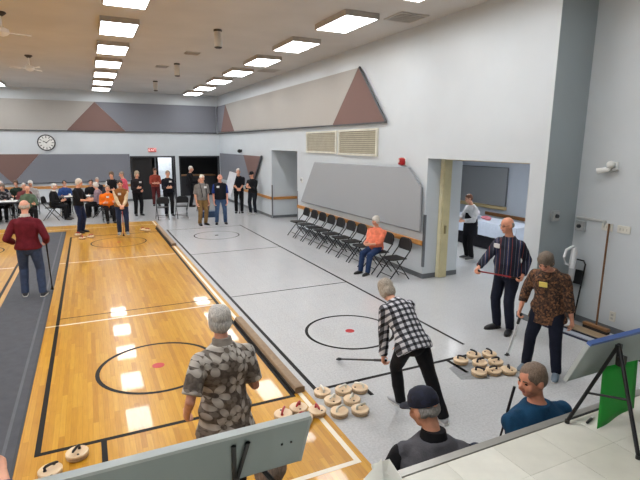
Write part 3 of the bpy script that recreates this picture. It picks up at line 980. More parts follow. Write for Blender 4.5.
def person(label, loc, facing, h=1.7, lean=4, side=0, twist=0, pel=None, seated=False, seat=.455,
           hr=None, hl=None, er=None, el=None, fr=None, fl_=None, toe=8, head=(0, 5), headroll=0,
           skin_c=(212, 156, 130), hair='short', hair_c=(200, 198, 194),
           shirt=None, sleeve=2.0, hem=-.02, vest=None, jacket_open=False, pants=None, shoes=None, belly=0.0, wide=1.0,
           grip_r=.5, grip_l=.5, cap=None, glasses=False, badge=None, apron=None, suspenders=None, collar=None, vox=.012, dec=.5, name='person', group=None,
           far=False, curve=0.5, hdir_r=None, hdir_l=None, collar_c=None, z=0.0):
    t = thing(name, label, 'person', (loc[0], loc[1], z), R(facing-90), group)   # facing: compass angle of +Y local
    k = h/1.7
    shirt = shirt or cloth((60, 60, 66)); pants = pants or cloth((36, 42, 60)); shoes = shoes or SHOE_B
    sk = skin(skin_c)
    sm = 3
    # ---- skeleton
    if pel is None: pel = (0, 0, (seat+.095*k) if seated else .53*h)
    pel = V(pel)
    Rp, Rm, Rc = rot(lean*(1-curve), side*.5, twist*.3), rot(lean*(1-curve*.45), side*.8, twist*.65), rot(lean, side, twist)
    w_ = pel+Rp @ V((0, 0, .085*h))
    ch = w_+Rm @ V((0, 0, .105*h))
    nb = ch+Rc @ V((0, 0, .105*h))
    hipR, hipL = pel+Rp @ V((.053*h, 0, -.012*h)), pel+Rp @ V((-.053*h, 0, -.012*h))
    shR, shL = nb+Rc @ V((.100*h*wide, -.004*h, -.056*h)), nb+Rc @ V((-.100*h*wide, -.004*h, -.056*h))
    Rh = Matrix.Rotation(R(-head[0]), 3, 'Z') @ Matrix.Rotation(R(headroll), 3, 'Y') @ Matrix.Rotation(R(-head[1]), 3, 'X')
    hh = .130*h
    nt = nb+(Rc @ V((0, .010*h, .030*h)))*.6+(Rh @ V((0, .004*h, .022*h)))
    hc = nt+Rh @ V((0, .10*hh, .47*hh))
    ua, fa = .172*h, .150*h
    if hr is None: hr = shR+V((.022*h, .028*h, -(ua+fa)*.975))
    if hl is None: hl = shL+V((-.022*h, .028*h, -(ua+fa)*.975))
    elR, wrR = ik(shR, V(hr), ua, fa, er or (.45, -1, -.25))
    elL, wrL = ik(shL, V(hl), ua, fa, el or (-.45, -1, -.25))
    if seated:
        fr = fr or (.10, .40, .045*h); fl_ = fl_ or (-.10, .40, .045*h)
    else:
        fr = fr or (.062*h, 0, .045*h); fl_ = fl_ or (-.062*h, 0, .045*h)
    th, sh = .242*h, .243*h
    kp = (0, 1, .8) if seated else (0, 1, .1)
    knR, anR = ik(hipR, V(fr), th, sh, V(kp)+V((.12, 0, 0)))
    knL, anL = ik(hipL, V(fl_), th, sh, V(kp)+V((-.12, 0, 0)))
    sdP, sdM, sdC = Rp @ V((1, 0, 0)), Rm @ V((1, 0, 0)), Rc @ V((1, 0, 0))
    fP, fM, fC = Rp @ V((0, 1, 0)), Rm @ V((0, 1, 0)), Rc @ V((0, 1, 0))
    upP, upC = Rp @ V((0, 0, 1)), Rc @ V((0, 0, 1))
    # ---- torso sections: (point, half width, half depth, side)
    def torso(off, z0, top=True):
        S = []
        for dz, a, b, fo in ((-.050, .094, .072, 0), (-.01, .100, .074, 0), (.04, .094, .070+.25*belly, .35*belly)):
            S.append((pel+upP*(dz*h)+fP*(fo*k*.5), a*h, b*h, sdP))
        S.append((w_+fM*(belly*.5*k), .087*h+belly*.25*k, .066*h+belly*.40*k, sdM))
        S.append((w_.lerp(ch, .55)+fM*(belly*.25*k), .093*h*wide, .068*h+belly*.18*k, sdM))
        S.append((ch, .100*h*wide, .071*h, sdC))
        S.append((ch.lerp(nb, .40), .100*h*wide, .068*h, sdC))
        S.append((ch.lerp(nb, .64), .080*h*wide, .058*h, sdC))
        S.append((ch.lerp(nb, .86), .054*h*wide, .046*h, sdC))
        if top: S.append((nb+upC*.004*h, .040*h, .038*h, sdC))
        # cut below the hem
        return [(p, a+off, b+off, s_) for p, a, b, s_ in S]
    # ---- body: one continuous skin surface
    B = MB()
    TS_ = torso(-.006*k, 0)
    B.tube([x[0] for x in TS_], [(x[1], x[2]) for x in TS_], [x[3] for x in TS_], n=18)
    for s_, sho, elb, wri in ((1, shR, elR, wrR), (-1, shL, elL, wrL)):
        B.capsule(nb+upC*(-.02*h), sho, .020*h, .026*h)
        B.tube([sho, sho.lerp(elb, .35), elb], [.028*h, .027*h, .0215*h], n=12)
        B.ell(elb, (.0225*h,)*3); B.ell(sho, (.028*h,)*3)
        B.tube([elb, elb.lerp(wri, .3), wri], [.0215*h, .0215*h, .0145*h], n=12)
    for hip, kn, an in ((hipR, knR, anR), (hipL, knL, anL)):
        B.tube([hip, hip.lerp(kn, .35), kn], [.050*h, .047*h, .033*h], n=12)
        B.ell(kn, (.034*h,)*3)
        B.tube([kn, kn.lerp(an, .3), an], [.033*h, .033*h, .022*h], n=12)
        B.ell(hip, (.05*h,)*3); B.ell(an, (.024*h,)*3)
    # hands
    def hand(sho, elb, wri, s_, grip, hdir):
        d = V(hdir).normalized() if hdir is not None else (wri-elb).normalized()
        inward = (nb+upC*(-.2*h)-wri)
        inward = inward-d*inward.dot(d)
        n_ = inward.normalized() if inward.length > 1e-3 else V((0, 0, -1))
        sd = d.cross(n_).normalized()            # across the palm
        if sd.dot(V((0, 0, 1)))+sd.dot(V((0, 1, 0)))*.5 < 0: sd = -sd      # thumb side up / forward
        pl = .052*h
        kn_ = wri+d*pl
        B.tube([wri-d*.01*k, wri+d*pl*.45, kn_], [(.016*h, .012*h), (.023*h, .0125*h), (.024*h, .0105*h)], side=sd, n=12)
        for i, (off, ln) in enumerate(((1.5, .90), (.5, 1.0), (-.5, .95), (-1.5, .75))):
            p = kn_+sd*(off*.0118*h)-d*.006*h
            a = 0
            for L, c in ((.026, .55), (.018, .8), (.014, .5)):
                a += c*grip*1.5
                q = p+(d*math.cos(a)+n_*math.sin(a))*(L*ln*h)
                B.capsule(p, q, .0056*h*max(1, vox/.010), .0050*h*max(1, vox/.010), n=8)
                p = q
        p = wri+d*.018*h+sd*.018*h
        q = p+(d*.6+sd*.75+n_*.35).normalized()*.026*h
        B.capsule(p, q, .0070*h*max(1, vox/.012), .0062*h*max(1, vox/.012), n=8)
        B.capsule(q, q+(d*.85+n_*(.3+.5*grip)+sd*.1).normalized()*.022*h, .0062*h*max(1, vox/.012), .0052*h*max(1, vox/.012), n=8)
        return wri+d*pl*.75+n_*.016*h, n_, d
    gR = hand(shR, elR, wrR, 1, grip_r, hdir_r)
    gL = hand(shL, elL, wrL, -1, grip_l, hdir_l)
    # neck and head
    def H(x, y, z_): return hc+Rh @ V((x*hh, y*hh, z_*hh))
    def E_(mb, c, r_, m=None, n=14): mb.ell(H(*c), (r_[0]*hh, r_[1]*hh, r_[2]*hh), Rh, n)
    B.tube([nb-upC*.02*h, nt, H(0, -.08, -.15)], [.036*h, .030*h, .031*h], n=14)
    E_(B, (0, -.04, .12), (.335, .42, .38)); E_(B, (0, .08, -.17), (.275, .30, .32)); E_(B, (0, .21, -.40), (.15, .12, .10))
    E_(B, (0, .27, .09), (.24, .10, .07))
    for s_ in (-1, 1):
        E_(B, (s_*.345, -.05, -.04), (.05, .10, .16)); E_(B, (s_*.17, .24, -.12), (.12, .12, .13))
    B.tube([H(0, .34, .04), H(0, .41, -.06), H(0, .45, -.13), H(0, .36, -.17)], [.045*hh, .055*hh, .075*hh, .05*hh], side=tuple(Rh @ V((1, 0, 0))), n=8)
    body = B.remesh('body', sk, t, min(vox, .011) if not far else .012, sm, dec)
    # face
    def piece(nm, mat, fn, parent=None, smooth=True):
        mb = MB(); fn(mb)
        return mb.build(nm, mat, parent or t, smooth)
    eyem = plain((38, 32, 30), .25)
    for s_ in (-1, 1):
        piece('eye', eyem, lambda mb: E_(mb, (s_*.135, .315, .005), (.052, .045, .032), n=10))
        piece('eyebrow', hairm(tuple(int(c*.7) for c in hair_c)), lambda mb: mb.tube([H(s_*.06, .375, .085), H(s_*.14, .365, .11), H(s_*.21, .315, .085)], [.018*hh]*3, side=(0, 0, 1), n=6))
    piece('mouth', plain((166, 92, 84), .45), lambda mb: E_(mb, (0, .345, -.265), (.115, .045, .028), n=10))
    # hair
    if hair != 'none':
        hb = MB()
        if hair in ('short', 'bob', 'long', 'full'):
            E_(hb, (0, -.075, .165), (.375, .425, .395))
            E_(hb, (0, -.20, -.02), (.33, .28, .28))
            if hair != 'short':
                for s_ in (-1, 1): E_(hb, (s_*.27, -.09, -.02), (.13, .25, .30))
                E_(hb, (0, .18, .38), (.25, .15, .12))
            if hair in ('full', 'bob'):
                E_(hb, (0, -.08, .18), (.41, .46, .43)); E_(hb, (0, -.2, -.1), (.37, .32, .32))
            if hair == 'bob':
                E_(hb, (0, -.20, -.18), (.38, .28, .34))
                for s_ in (-1, 1): E_(hb, (s_*.29, -.05, -.15), (.13, .23, .34))
            if hair == 'long':
                hb.tube([H(0, -.25, .0), H(0, -.30, -.4), H(0, -.32, -.85)], [(.36*hh, .2*hh), (.36*hh, .16*hh), (.28*hh, .10*hh)], side=tuple(Rh @ V((1, 0, 0))), n=14)
        elif hair == 'fringe':
            for s_ in (-1, 1): E_(hb, (s_*.275, -.13, .0), (.09, .22, .19))
            E_(hb, (0, -.33, -.02), (.27, .14, .20))
        hb.remesh('hair', hairm(hair_c), t, .008 if not far else .012, 2, dec, fold=.006, ffreq=26)
    if glasses:
        def gf(mb):
            for s_ in (-1, 1):
                pts = [H(s_*.145+.09*math.cos(a), .375, .0+.065*math.sin(a)) for a in [2*math.pi*i/12 for i in range(13)]]
                mb.tube(pts, [.010*hh]*13, side=tuple(Rh @ V((0, 1, 0))), n=5)
                mb.tube([H(s_*.235, .37, .02), H(s_*.345, .0, .02)], [.010*hh]*2, n=5)
            mb.tube([H(-.055, .385, .01), H(.055, .385, .01)], [.010*hh]*2, n=5)
        piece('glasses', plain((40, 36, 34), .3, .4), gf)
    if cap:
        def cf(mb):
            P = [(.0, .02), (.41, .02), (.415, .10), (.385, .26), (.30, .40), (.16, .475), (.03, .50)]
            vs, fs = [], []
            n = 22
            for r_, z_ in P:
                for j in range(n):
                    a = 2*math.pi*j/n
                    vs.append(H(r_*.93*math.cos(a), -.045+r_*1.10*math.sin(a), z_+.10))
            for i in range(len(P)-1):
                for j in range(n):
                    q = (j+1) % n
                    fs.append((i*n+j, i*n+q, (i+1)*n+q, (i+1)*n+j))
            fs.append(tuple((len(P)-1)*n+j for j in range(n)))
            mb.add(vs, fs)
        cp = piece('cap', cap, cf)
        def bf(mb):
            vs, fs = [], []
            n = 9
            for j in range(n):
                a = math.pi*(j/(n-1))
                for rr_, yy, zz in ((.36, .20, .15), (.36, .72, .10)):
                    x = .36*math.cos(a)
                    y_ = .20 if yy == .20 else .30+.44*math.sin(a)
                    z_ = .16-.05*abs(math.cos(a))-(.06*math.sin(a) if yy != .20 else 0)
                    vs.append(H(x, y_ if yy != .20 else .12+.2*math.sin(a), z_))
            m_ = len(vs)
            vs += [p+Rh @ V((0, 0, -.03*hh)) for p in vs]
            for j in range(n-1):
                a, b, c, d = 2*j, 2*j+1, 2*j+3, 2*j+2
                fs += [(a, b, c, d), (m_+d, m_+c, m_+b, m_+a), (b, m_+b, m_+c, c), (a, d, m_+d, m_+a)]
            mb.add(vs, fs)
        piece('cap_brim', cap, bf, cp)
    # ---- trousers
    Pm = MB()
    o_ = .005*k
    S = [(p, a+o_, b+o_, s_) for p, a, b, s_ in torso(0, 0)[:3]]
    Pm.tube([x[0] for x in S], [(x[1], x[2]) for x in S], [x[3] for x in S], n=18)
    Pm.ell(pel-upP*.055*h, (.07*h, .066*h, .04*h), Rp)
    for hip, kn, an in ((hipR, knR, anR), (hipL, knL, anL)):
        ce = an+V((0, 0, -.012*h))
        Pm.tube([hip+upP*.015*h, hip.lerp(kn, .3), hip.lerp(kn, .75), kn], [.060*h, .056*h, .047*h, .043*h], n=14)
        Pm.ell(kn, (.044*h,)*3)
        Pm.tube([kn, kn.lerp(ce, .35), ce], [.043*h, .041*h, .036*h], n=14)
    Pm.remesh('trousers', pants, t, vox, sm, dec, fold=.006*k, ffreq=11)
    # ---- shirt
    def upper(off, sl, hemz, nm, mat, wide_cuff=.006):
        U = MB()
        S = torso(off, 0)
        hem_d = hemz*h
        bot = pel+upP*hem_d
        keep = [(x[0], x[1]+(.014*h if (x[0]-pel).dot(upP) < .0 else 0), x[2]+(.008*h if (x[0]-pel).dot(upP) < .0 else 0), x[3]) for x in S if (x[0]-pel).dot(upP) > hem_d+.02*h]
        last = S[1]
        fl2 = .012*k+max(0, -hemz-.04)*.26*h
        keep = [(bot, last[1]+fl2, max(last[2], .07*h+belly*.2*k)+fl2, sdP)]+keep
        U.tube([x[0] for x in keep], [(x[1], x[2]) for x in keep], [x[3] for x in keep], n=22)
        for sho, elb, wri in ((shR, elR, wrR), (shL, elL, wrL)):
            if sl <= 0:
                U.capsule(nb+upC*(-.028*h), nb.lerp(sho, .90), .012*h+off, .019*h+off)
                continue
            U.capsule(nb+upC*(-.026*h), sho, .018*h+off, .025*h+off)
            U.ell(sho, (.027*h+off,)*3)
            pts, rad = [sho], [.028*h+off]
            if sl <= 1:
                e = sho.lerp(elb, sl)
                pts.append(e); rad.append(.030*h+off+wide_cuff)
            else:
                pts += [sho.lerp(elb, .5), elb]; rad += [.029*h+off, .025*h+off]
                U.ell(elb, (.025*h+off,)*3)
            U.tube(pts, rad, n=14)
            if sl > 1:
                e = elb.lerp(wri, min(sl-1, .97))
                U.tube([elb, elb.lerp(e, .5), e], [.025*h+off, .023*h+off, .018*h+off+wide_cuff*.5], n=14)
        return U.remesh(nm, mat, t, vox, sm, dec, fold=.007*k, ffreq=10)
    sh_o = upper(.019*k if vest is None else .011*k, sleeve, hem, 'shirt', shirt)
    if collar_c is not None:
        piece('collar', collar_c, lambda mb: mb.tube([nb-upC*.012*h, nb+upC*.012*h+fC*.002, nb+upC*.030*h+fC*.004], [(.052*h, .050*h), (.046*h, .044*h), (.042*h, .040*h)], side=tuple(sdC), n=16), sh_o)
    if vest is not None:
        upper(.032*k, 0, hem-.005, 'vest', vest)
    if suspenders is not None:
        for s_ in (-1, 1):
            piece('suspender', suspenders, lambda mb: [mb.tube([pel+upP*.03*h+sdP*(s_*.05*h)+fP*(f*(.095*h+belly*.5*k)), w_+sdM*(s_*.05*h)+fM*(f*.092*h+max(f, 0)*belly*.9*k), ch+sdC*(s_*.052*h)+fC*(f*.088*h), nb+sdC*(s_*.056*h)+upC*(.004*h)+fC*(f*.035*h)], [(.012, .004)]*4, side=tuple(sdC), n=6) for f in (1, -1)], sh_o)
    if badge is not None:
        bc, bx = badge
        p = ch.lerp(nb, .35)+sdC*(bx*.055*h)+fC*(.092*h*(1.0 if vest is None else 1.07))
        m3 = Matrix((sdC, fC, upC)).transposed()
        mb = MB()
        mb.box(-.045, .045, -.006, .006, -.032, .032)
        mb.v = [tuple(p+m3 @ V(q)) for q in mb.v]
        mb.build('name_badge', bc, t)
    if apron is not None:
        piece('apron', apron, lambda mb: mb.tube([pel-upP*.16*h+fP*.02*h, pel+fP*.01*h, w_+fM*.008*h, ch-upC*.01*h], [(.115*h, .105*h), (.118*h, .098*h), (.104*h, .088*h), (.06*h, .094*h)], side=tuple(sdP), n=22))
    # ---- shoes
    for an, s_ in ((anR, 1), (anL, -1)):
        a = R(toe)*s_
        ty = pel if False else None
        d = V((math.sin(a), math.cos(a), 0))
        z0 = an.z-.045*h
        q = V((an.x, an.y, z0))
        mb = MB()
        mb.tube([q-d*.058*k+V((0, 0, .035*k)), q-d*.045*k+V((0, 0, .040*k)), q+V((0, 0, .042*k)), q+d*.09*k+V((0, 0, .036*k)), q+d*.16*k+V((0, 0, .028*k)), q+d*.205*k+V((0, 0, .022*k))],
                [(.020*k, .022*k), (.034*k, .036*k), (.038*k, .044*k), (.046*k, .038*k), (.044*k, .028*k), (.022*k, .014*k)], side=(d.y, -d.x, 0), n=14, sq=.85)
        mb.tube([q+V((0, 0, .03*k)), q+V((0, 0, .095*k))], [.043*k, .036*k], n=12)
        so = mb.remesh('shoe', shoes, t, .008 if not far else .012, 2, dec, zmin=z0+.0115*k)
        so2 = MB().prism([tuple(q+d*y*k+V((d.y, -d.x, 0))*x*k) for x, y in ((-.03, -.06), (.03, -.06), (.040, 0), (.047, .10), (.040, .17), (.015, .212), (-.015, .212), (-.040, .17), (-.047, .10), (-.040, 0))], (0, 0, .001), (0, 0, .0135*k)).build('sole', plain((210, 208, 202), .6) if shoes is not SHOE_B else plain((40, 38, 38), .6), so)
    t['_grip'] = 0
    del t['_grip']
    Mw = Matrix.Translation((loc[0], loc[1], z)) @ Matrix.Rotation(R(facing-90), 4, 'Z')
    return t, Mw @ gR[0], Mw @ gL[0]

JEANS = cloth((44, 62, 98)); NAVY = cloth((24, 28, 44)); BLACKC = cloth((20, 20, 24)); KHAKI = cloth((132, 104, 66)); DARKG = cloth((60, 62, 70))
TAG_W = plain((232, 232, 230), .5); TAG_Y = plain((236, 216, 110), .5)
SNEAK = plain((170, 172, 176), .6)
def stick(label, a, b, head='', col_shaft=None, col2=None, rad=.011):
    """delivery stick: shaft from hand end a to fork end b"""
    a, b = V(a), V(b)
    t = thing('delivery_stick', label, 'stick', tuple(b))
    d = (a-b)
    MB().tube([d*.06, d], [rad, rad], n=10).build('shaft', col_shaft or BLACK, t, True)
    MB().tube([d*.80, d*1.0+d.normalized()*.012], [rad*1.35, rad*1.35], n=10).build('grip', col2 or BLACK, t, True)
    n_ = d.normalized()
    s_ = n_.cross(V((0, 0, 1)))
    s_ = s_.normalized() if s_.length > .01 else V((1, 0, 0))
    MB().capsule(V((0, 0, 0))+n_*.02, d*.075, .022, .016).build('fork_socket', BLACK, t, True)
    MB().tube([-s_*.03+n_*.01, n_*.035, s_*.03+n_*.01], [.011]*3, n=8).build('fork', BLACK, t, True)
    return t

# ---- foreground
# heading convention: 90 = facing +Y (back of hall), 0 = facing +X, 180 = facing the left, 270 = facing the stage
person('woman with short grey hair in a taupe floral blouse, seen from behind', (.78, 3.24), 95, 1.61, lean=2, hair='full', hair_c=(196, 192, 186),
       skin_c=(206, 150, 128), shirt=floral_cloth(), sleeve=.85, hem=-.13, pants=BLACKC, wide=1.10, belly=.05, head=(3, 8), er=(.15, -1, -.4), hr=(.20, .20, 1.0), hl=(-.27, .05, .83), vox=.009, dec=.6, collar_c=cloth((150, 142, 134)))
_, gr, gl = person('woman in a black and white plaid shirt bending over to push a stick', (2.85, 3.72), 92, 1.60, lean=54, pel=(-.03, 0, .80), curve=.3, hair='bob', hair_c=(176, 166, 152),
       shirt=plaid_cloth(R(42)), sleeve=2, hem=-.065, pants=BLACKC, shoes=SNEAK, head=(0, 40), fr=(.18, -.30, .072), fl_=(-.01, .16, .072), hl=(-.16, .30, .50), hr=(.12, .36, .58), grip_l=.9, vox=.009, dec=.6)
P_PLAID = gl.copy()
stick('black delivery stick reaching across the grey floor from the hand of the woman in plaid', gl, (2.73, 5.13, .025))
_, gr, gl = person('bald man in a dark striped shirt holding a red stick sideways beside the opening', (5.50, 5.02), 190, 1.76, lean=5, hair='fringe', hair_c=(150, 146, 140), skin_c=(208, 146, 118),
       shirt=striped_cloth(), sleeve=2, hem=-.03, pants=NAVY, glasses=True, badge=(TAG_W, 1), belly=.09, head=(20, 8), hr=(.16, .50, 1.02), hl=(-.24, .0, .92), el=(.1, -1, 0), er=(.2, -.6, -1), grip_r=1.0, grip_l=.9, vox=.010, dec=.6, toe=20)
P_ST = (gr.copy(), gl.copy())
_, gr, gl = person('woman in a brown mottled blouse with a yellow name badge looking down at her stick', (4.88, 3.80), 206, 1.64, lean=21, hair='full', hair_c=(112, 98, 84), skin_c=(204, 146, 120),
       shirt=mottled_cloth(((62, 44, 34), (106, 72, 50), (142, 98, 66), (40, 30, 27), (88, 62, 46)), 55), sleeve=1.6, hem=-.115, pants=NAVY, shoes=plain((112, 128, 142), .6), badge=(TAG_Y, .3), head=(10, 38),
       hr=(.29, .10, .78), hl=(-.27, .0, .74), fr=(.19, .0, .074), fl_=(-.17, .03, .074), grip_r=1.0, vox=.010, dec=.6, wide=1.02)
P_BR = gr.copy()
stick('white delivery stick held down to the floor by the woman in the brown blouse', gr, (4.80, 4.28, .03), col_shaft=plain((220, 222, 224), .35), rad=.014)
# seated at the foot of the stage
_, gr, gl = person('seated man in a navy cap and charcoal vest seen from behind below the stage edge', (1.71, 1.99), 86, 1.71, lean=4, twist=-20, seated=True, hair='fringe', hair_c=(150, 146, 142), skin_c=(208, 150, 124),
       shirt=BLACKC, sleeve=2, vest=cloth((84, 84, 90)), cap=mottled_cloth(((20, 24, 42), (26, 32, 56), (16, 18, 32), (24, 28, 46)), 40), head=(-22, 20), collar_c=BLACKC, hl=(-.22, .26, .60), el=(-.6, -.6, -.1), hr=(.16, .30, .62), wide=1.16, pants=BLACKC, fl_=(-.30, .30, .078), vox=.009, dec=.6)
chair(1.74, 2.085, -4, 'black folding chair under the man in the navy cap')
_, gr, gl = person('seated man in a teal blue t-shirt turned sideways below the stage edge holding a stick', (2.62, 2.03), 130, 1.69, lean=3, twist=-46, seated=True, hair='short', hair_c=(128, 108, 92), skin_c=(206, 142, 116),
       shirt=cloth((22, 66, 98)), sleeve=.8, head=(-42, 8), wide=1.30, hl=(-.17, .14, .58), hr=(.15, .14, .58), belly=.05, grip_l=.5, vox=.009, dec=.6)
chair(2.60, 2.09, 40, 'black folding chair under the man in the teal t-shirt')
P_BL = gl.copy()
stick('black delivery stick standing upright in front of the man in the teal t-shirt', (2.705, 2.32, 1.0), (2.56, 2.40, .03), rad=.008)
person('seated person with brown grey hair whose head shows under the score board', (.72, 2.02), 95, 1.60, lean=2, seated=True, hair='bob', hair_c=(150, 128, 114), shirt=cloth((94, 74, 66)), vox=.010, dec=.5)
chair(.72, 2.085, 5, 'black folding chair under the brown haired person by the score board')
person('seated person in blue at the stage foot by the runner mat', (-.86, 2.34), 80, 1.66, lean=4, seated=True, hair='short', hair_c=(150, 140, 130), shirt=cloth((40, 62, 110)), sleeve=1.5, hr=(.25, .46, 1.06), vox=.011, dec=.5)
chair(-.85, 2.265, -10, 'black folding chair under the person in blue')

# ---- middle ground
person('white haired woman in a coral shirt sitting on a folding chair', (5.60, 8.80), 198, 1.50, lean=2, seated=True, hair='full', hair_c=(222, 216, 206), shirt=cloth((232, 128, 98)), sleeve=1.5,
       pants=JEANS, head=(14, 4), hr=(.08, .30, .66), hl=(-.10, .32, .66), wide=1.32, belly=.12, vox=.011, dec=.5, z=.0)
person('bald man in a dark red sweater standing on the grey runner mat', (-1.07, 9.78), 86, 1.76, lean=2, hair='fringe', hair_c=(190, 176, 164), skin_c=(216, 160, 136), shirt=cloth((104, 28, 40)), sleeve=1.95, hem=-.03,
       pants=cloth((62, 76, 104)), shoes=plain((60, 62, 68), .6), wide=1.03, hr=(.26, .16, .96), hl=(-.26, .18, .98), collar_c=cloth((200, 196, 190)), fr=(.16, -.05, .079), fl_=(-.14, .05, .079), vox=.011, dec=.5, z=.0135)
stick('black delivery stick standing beside the man in the red sweater', (-.80, 9.93, .96), (-.78, 9.98, .04))
person('woman in a white top and black apron standing in the side room', (8.36, 8.88), 172, 1.62, lean=6, hair='short', hair_c=(112, 72, 52), shirt=cloth((206, 206, 208)), sleeve=1.9, pants=BLACKC, apron=cloth((22, 22, 28)),
       head=(20, 14), hr=(.16, .34, .98), hl=(-.16, .34, .98), shoes=plain((70, 72, 76), .6), vox=.011, dec=.5)

# ---- far end of the hall
F = dict(vox=.014, dec=.38, far=True)
person('white haired woman in a black top and jeans standing by the far stones', (-.36, 16.5), 330, 1.68, hair='full', hair_c=(222, 212, 200), shirt=BLACKC, sleeve=1.2, pants=cloth((30, 40, 70)), hr=(.10, .38, 1.02), hl=(-.12, .36, 1.04), head=(-10, 8), z=.0065, **F)
person('person in a cream shirt and brown vest leaning on a red stick', (.83, 15.75), 268, 1.70, lean=12, hair='short', hair_c=(60, 46, 40), shirt=cloth((212, 190, 156)), sleeve=2, vest=cloth((140, 92, 48)), pants=cloth((40, 52, 80)),
       hr=(.05, .40, .92), hl=(-.05, .40, .92), head=(0, 20), badge=(TAG_W, .4), shoes=plain((150, 150, 150), .6), z=.0065, **F)
stick('red delivery stick under the hands of the person in the brown vest', (.82, 15.33, .95), (.80, 15.2, .03), col_shaft=plain((150, 40, 36), .4))
person('person in a bright orange jacket sitting by the far edge of the wooden court', (.55, 18.55), 275, 1.62, lean=8, seated=True, hair='short', hair_c=(150, 130, 112), shirt=cloth((236, 118, 30)), sleeve=1.8, pants=BLACKC, wide=1.3, belly=.08, badge=(TAG_W, .3), hr=(.16, .30, .70), hl=(-.2, .30, .72), z=.0, **F)
chair(.55, 18.63, 185, 'black folding chair under the person in orange')
person('person in black with white sleeves standing behind the one in orange', (.78, 19.6), 255, 1.72, hair='full', hair_c=(104, 84, 64), shirt=cloth((206, 206, 206)), sleeve=1.6, vest=BLACKC, pants=BLACKC, hr=(.10, .34, 1.05), hl=(-.14, .30, 1.05), **F)
person('person in a pink top standing behind the one in the brown vest', (1.22, 20.3), 200, 1.68, hair='short', hair_c=(150, 130, 112), shirt=cloth((222, 96, 112)), sleeve=1.6, pants=BLACKC, **F)
person('grey haired person in a dark jacket standing by the wooden court end', (1.64, 19.75), 285, 1.72, hair='bob', hair_c=(176, 160, 136), shirt=cloth((34, 30, 34)), sleeve=1.95, pants=BLACKC, badge=(TAG_W, -.8), hr=(.10, .32, 1.08), hl=(-.10, .30, .98), **F)
person('person in a rust red top standing in the back doorway', (2.66, 22.6), 270, 1.68, hair='full', hair_c=(84, 54, 40), shirt=cloth((142, 62, 48)), sleeve=1.6, pants=cloth((84, 34, 36)), hr=(.10, .30, 1.02), hl=(-.10, .30, 1.02), **F)
person('man in a black shirt standing behind the two folding chairs in front of the doorways', (2.72, 19.25), 270, 1.76, hair='short', hair_c=(146, 128, 110), shirt=cloth((24, 26, 34)), sleeve=1.9, pants=BLACKC, badge=(TAG_W, -.7), hr=(.08, .34, 1.10), hl=(-.08, .34, 1.10), head=(0, 14), **F)
person('white haired man in black turned sideways in front of the dark doorway', (3.98, 21.6), 345, 1.80, hair='short', hair_c=(216, 210, 204), shirt=BLACKC, sleeve=1.95, pants=BLACKC, hr=(.10, .36, 1.15), hl=(-.10, .34, 1.10), **F)
person('white haired man in a grey shirt, dark suspenders and khaki trousers', (3.42, 16.5), 285, 1.74, hair='short', hair_c=(226, 218, 208), shirt=cloth((128, 124, 120)), sleeve=.9, pants=KHAKI, suspenders=BLACKC, badge=(TAG_W, -.6), belly=.07, wide=1.1, **F)
person('person in a pink top sitting between the man in khaki and the man in jeans', (4.12, 19.7), 270, 1.60, seated=True, hair='short', hair_c=(196, 176, 150), shirt=cloth((214, 132, 146)), pants=cloth((84, 60, 66)), **F)
chair(4.12, 19.78, 180, 'black folding chair under the person in pink')
person('bald man in a blue shirt, black vest and jeans standing on the far grey court', (4.06, 16.5), 262, 1.74, hair='fringe', hair_c=(160, 140, 124), skin_c=(220, 158, 136), shirt=cloth((36, 60, 130)), sleeve=.9, vest=cloth((22, 24, 32)), pants=cloth((62, 84, 116)), badge=(TAG_W, .9), belly=.05, wide=1.08, fr=(.15, .0, .078), fl_=(-.15, 0, .078), **F)
person('white haired man in a black t-shirt resting both hands on a stick by the niche', (5.42, 18.95), 255, 1.80, lean=6, hair='short', hair_c=(206, 200, 194), shirt=cloth((20, 20, 26)), sleeve=.9, pants=BLACKC, wide=1.1, hr=(.05, .36, 1.0), hl=(-.05, .36, 1.0), **F)
stick('black delivery stick under the hands of the man in the black t-shirt', (5.32, 18.55, 1.0), (5.30, 18.48, .03))
person('person in a black cap and dark clothes leaning against the wall by the niche', (5.82, 18.35), 225, 1.70, hair='short', hair_c=(40, 34, 32), shirt=BLACKC, sleeve=1.9, pants=cloth((26, 30, 38)), cap=BLACKC, hr=(.08, .34, 1.15), hl=(-.06, .34, 1.08), shoes=plain((170, 168, 164), .6), **F)

# tables and seated company on the left
TAB = plain((44, 44, 48), .5)
CLOTHW = cloth((222, 222, 220), .06)
def table(x, y, a, L, W, lab, cover=None):
    t = thing('folding_table', lab, 'table', (x, y, .0002), R(a))
    MB().box(-L, L, -W, W, .71, .745, bev=.01).build('table_top', TAB, t)
    for sx in (-1, 1):
        for sy in (-1, 1):
            MB().tube([(sx*(L-.2), sy*(W-.08), 0), (sx*(L-.2), sy*(W-.08), .71)], [.014]*2, n=8).build('leg', BLACKM, t, True)
        MB().tube([(sx*(L-.2), -(W-.08), .2), (sx*(L-.2), W-.08, .2)], [.01]*2, n=6).build('stretcher', BLACKM, t)
    return t
def runner(x, y, a, L, W, lab, z=.746, drop=.0):
    o = MB().box(-L, L, -W, W, 0, .005)
    if drop:
        o.box(-L-.006, L+.006, -W-.006, -W, -drop, .005).box(-L-.006, L+.006, W, W+.006, -drop, .005).box(-L-.006, -L, -W, W, -drop, .005).box(L, L+.006, -W, W, -drop, .005)
    o = o.build('table_cover', CLOTHW)
    o.location = (x, y, z); o.rotation_euler.z = R(a)
    return tag(o, lab, 'table cover')
table(-3.12, 19.6, 0, .92, .38, 'dark folding table with seated company in front of the brown wall triangle')
runner(-3.12, 19.6, 0, .80, .28, 'white paper cover on the table in front of the brown wall triangle', z=.746)
table(-.45, 20.6, 0, .75, .38, 'dark folding table behind the woman in the black top')
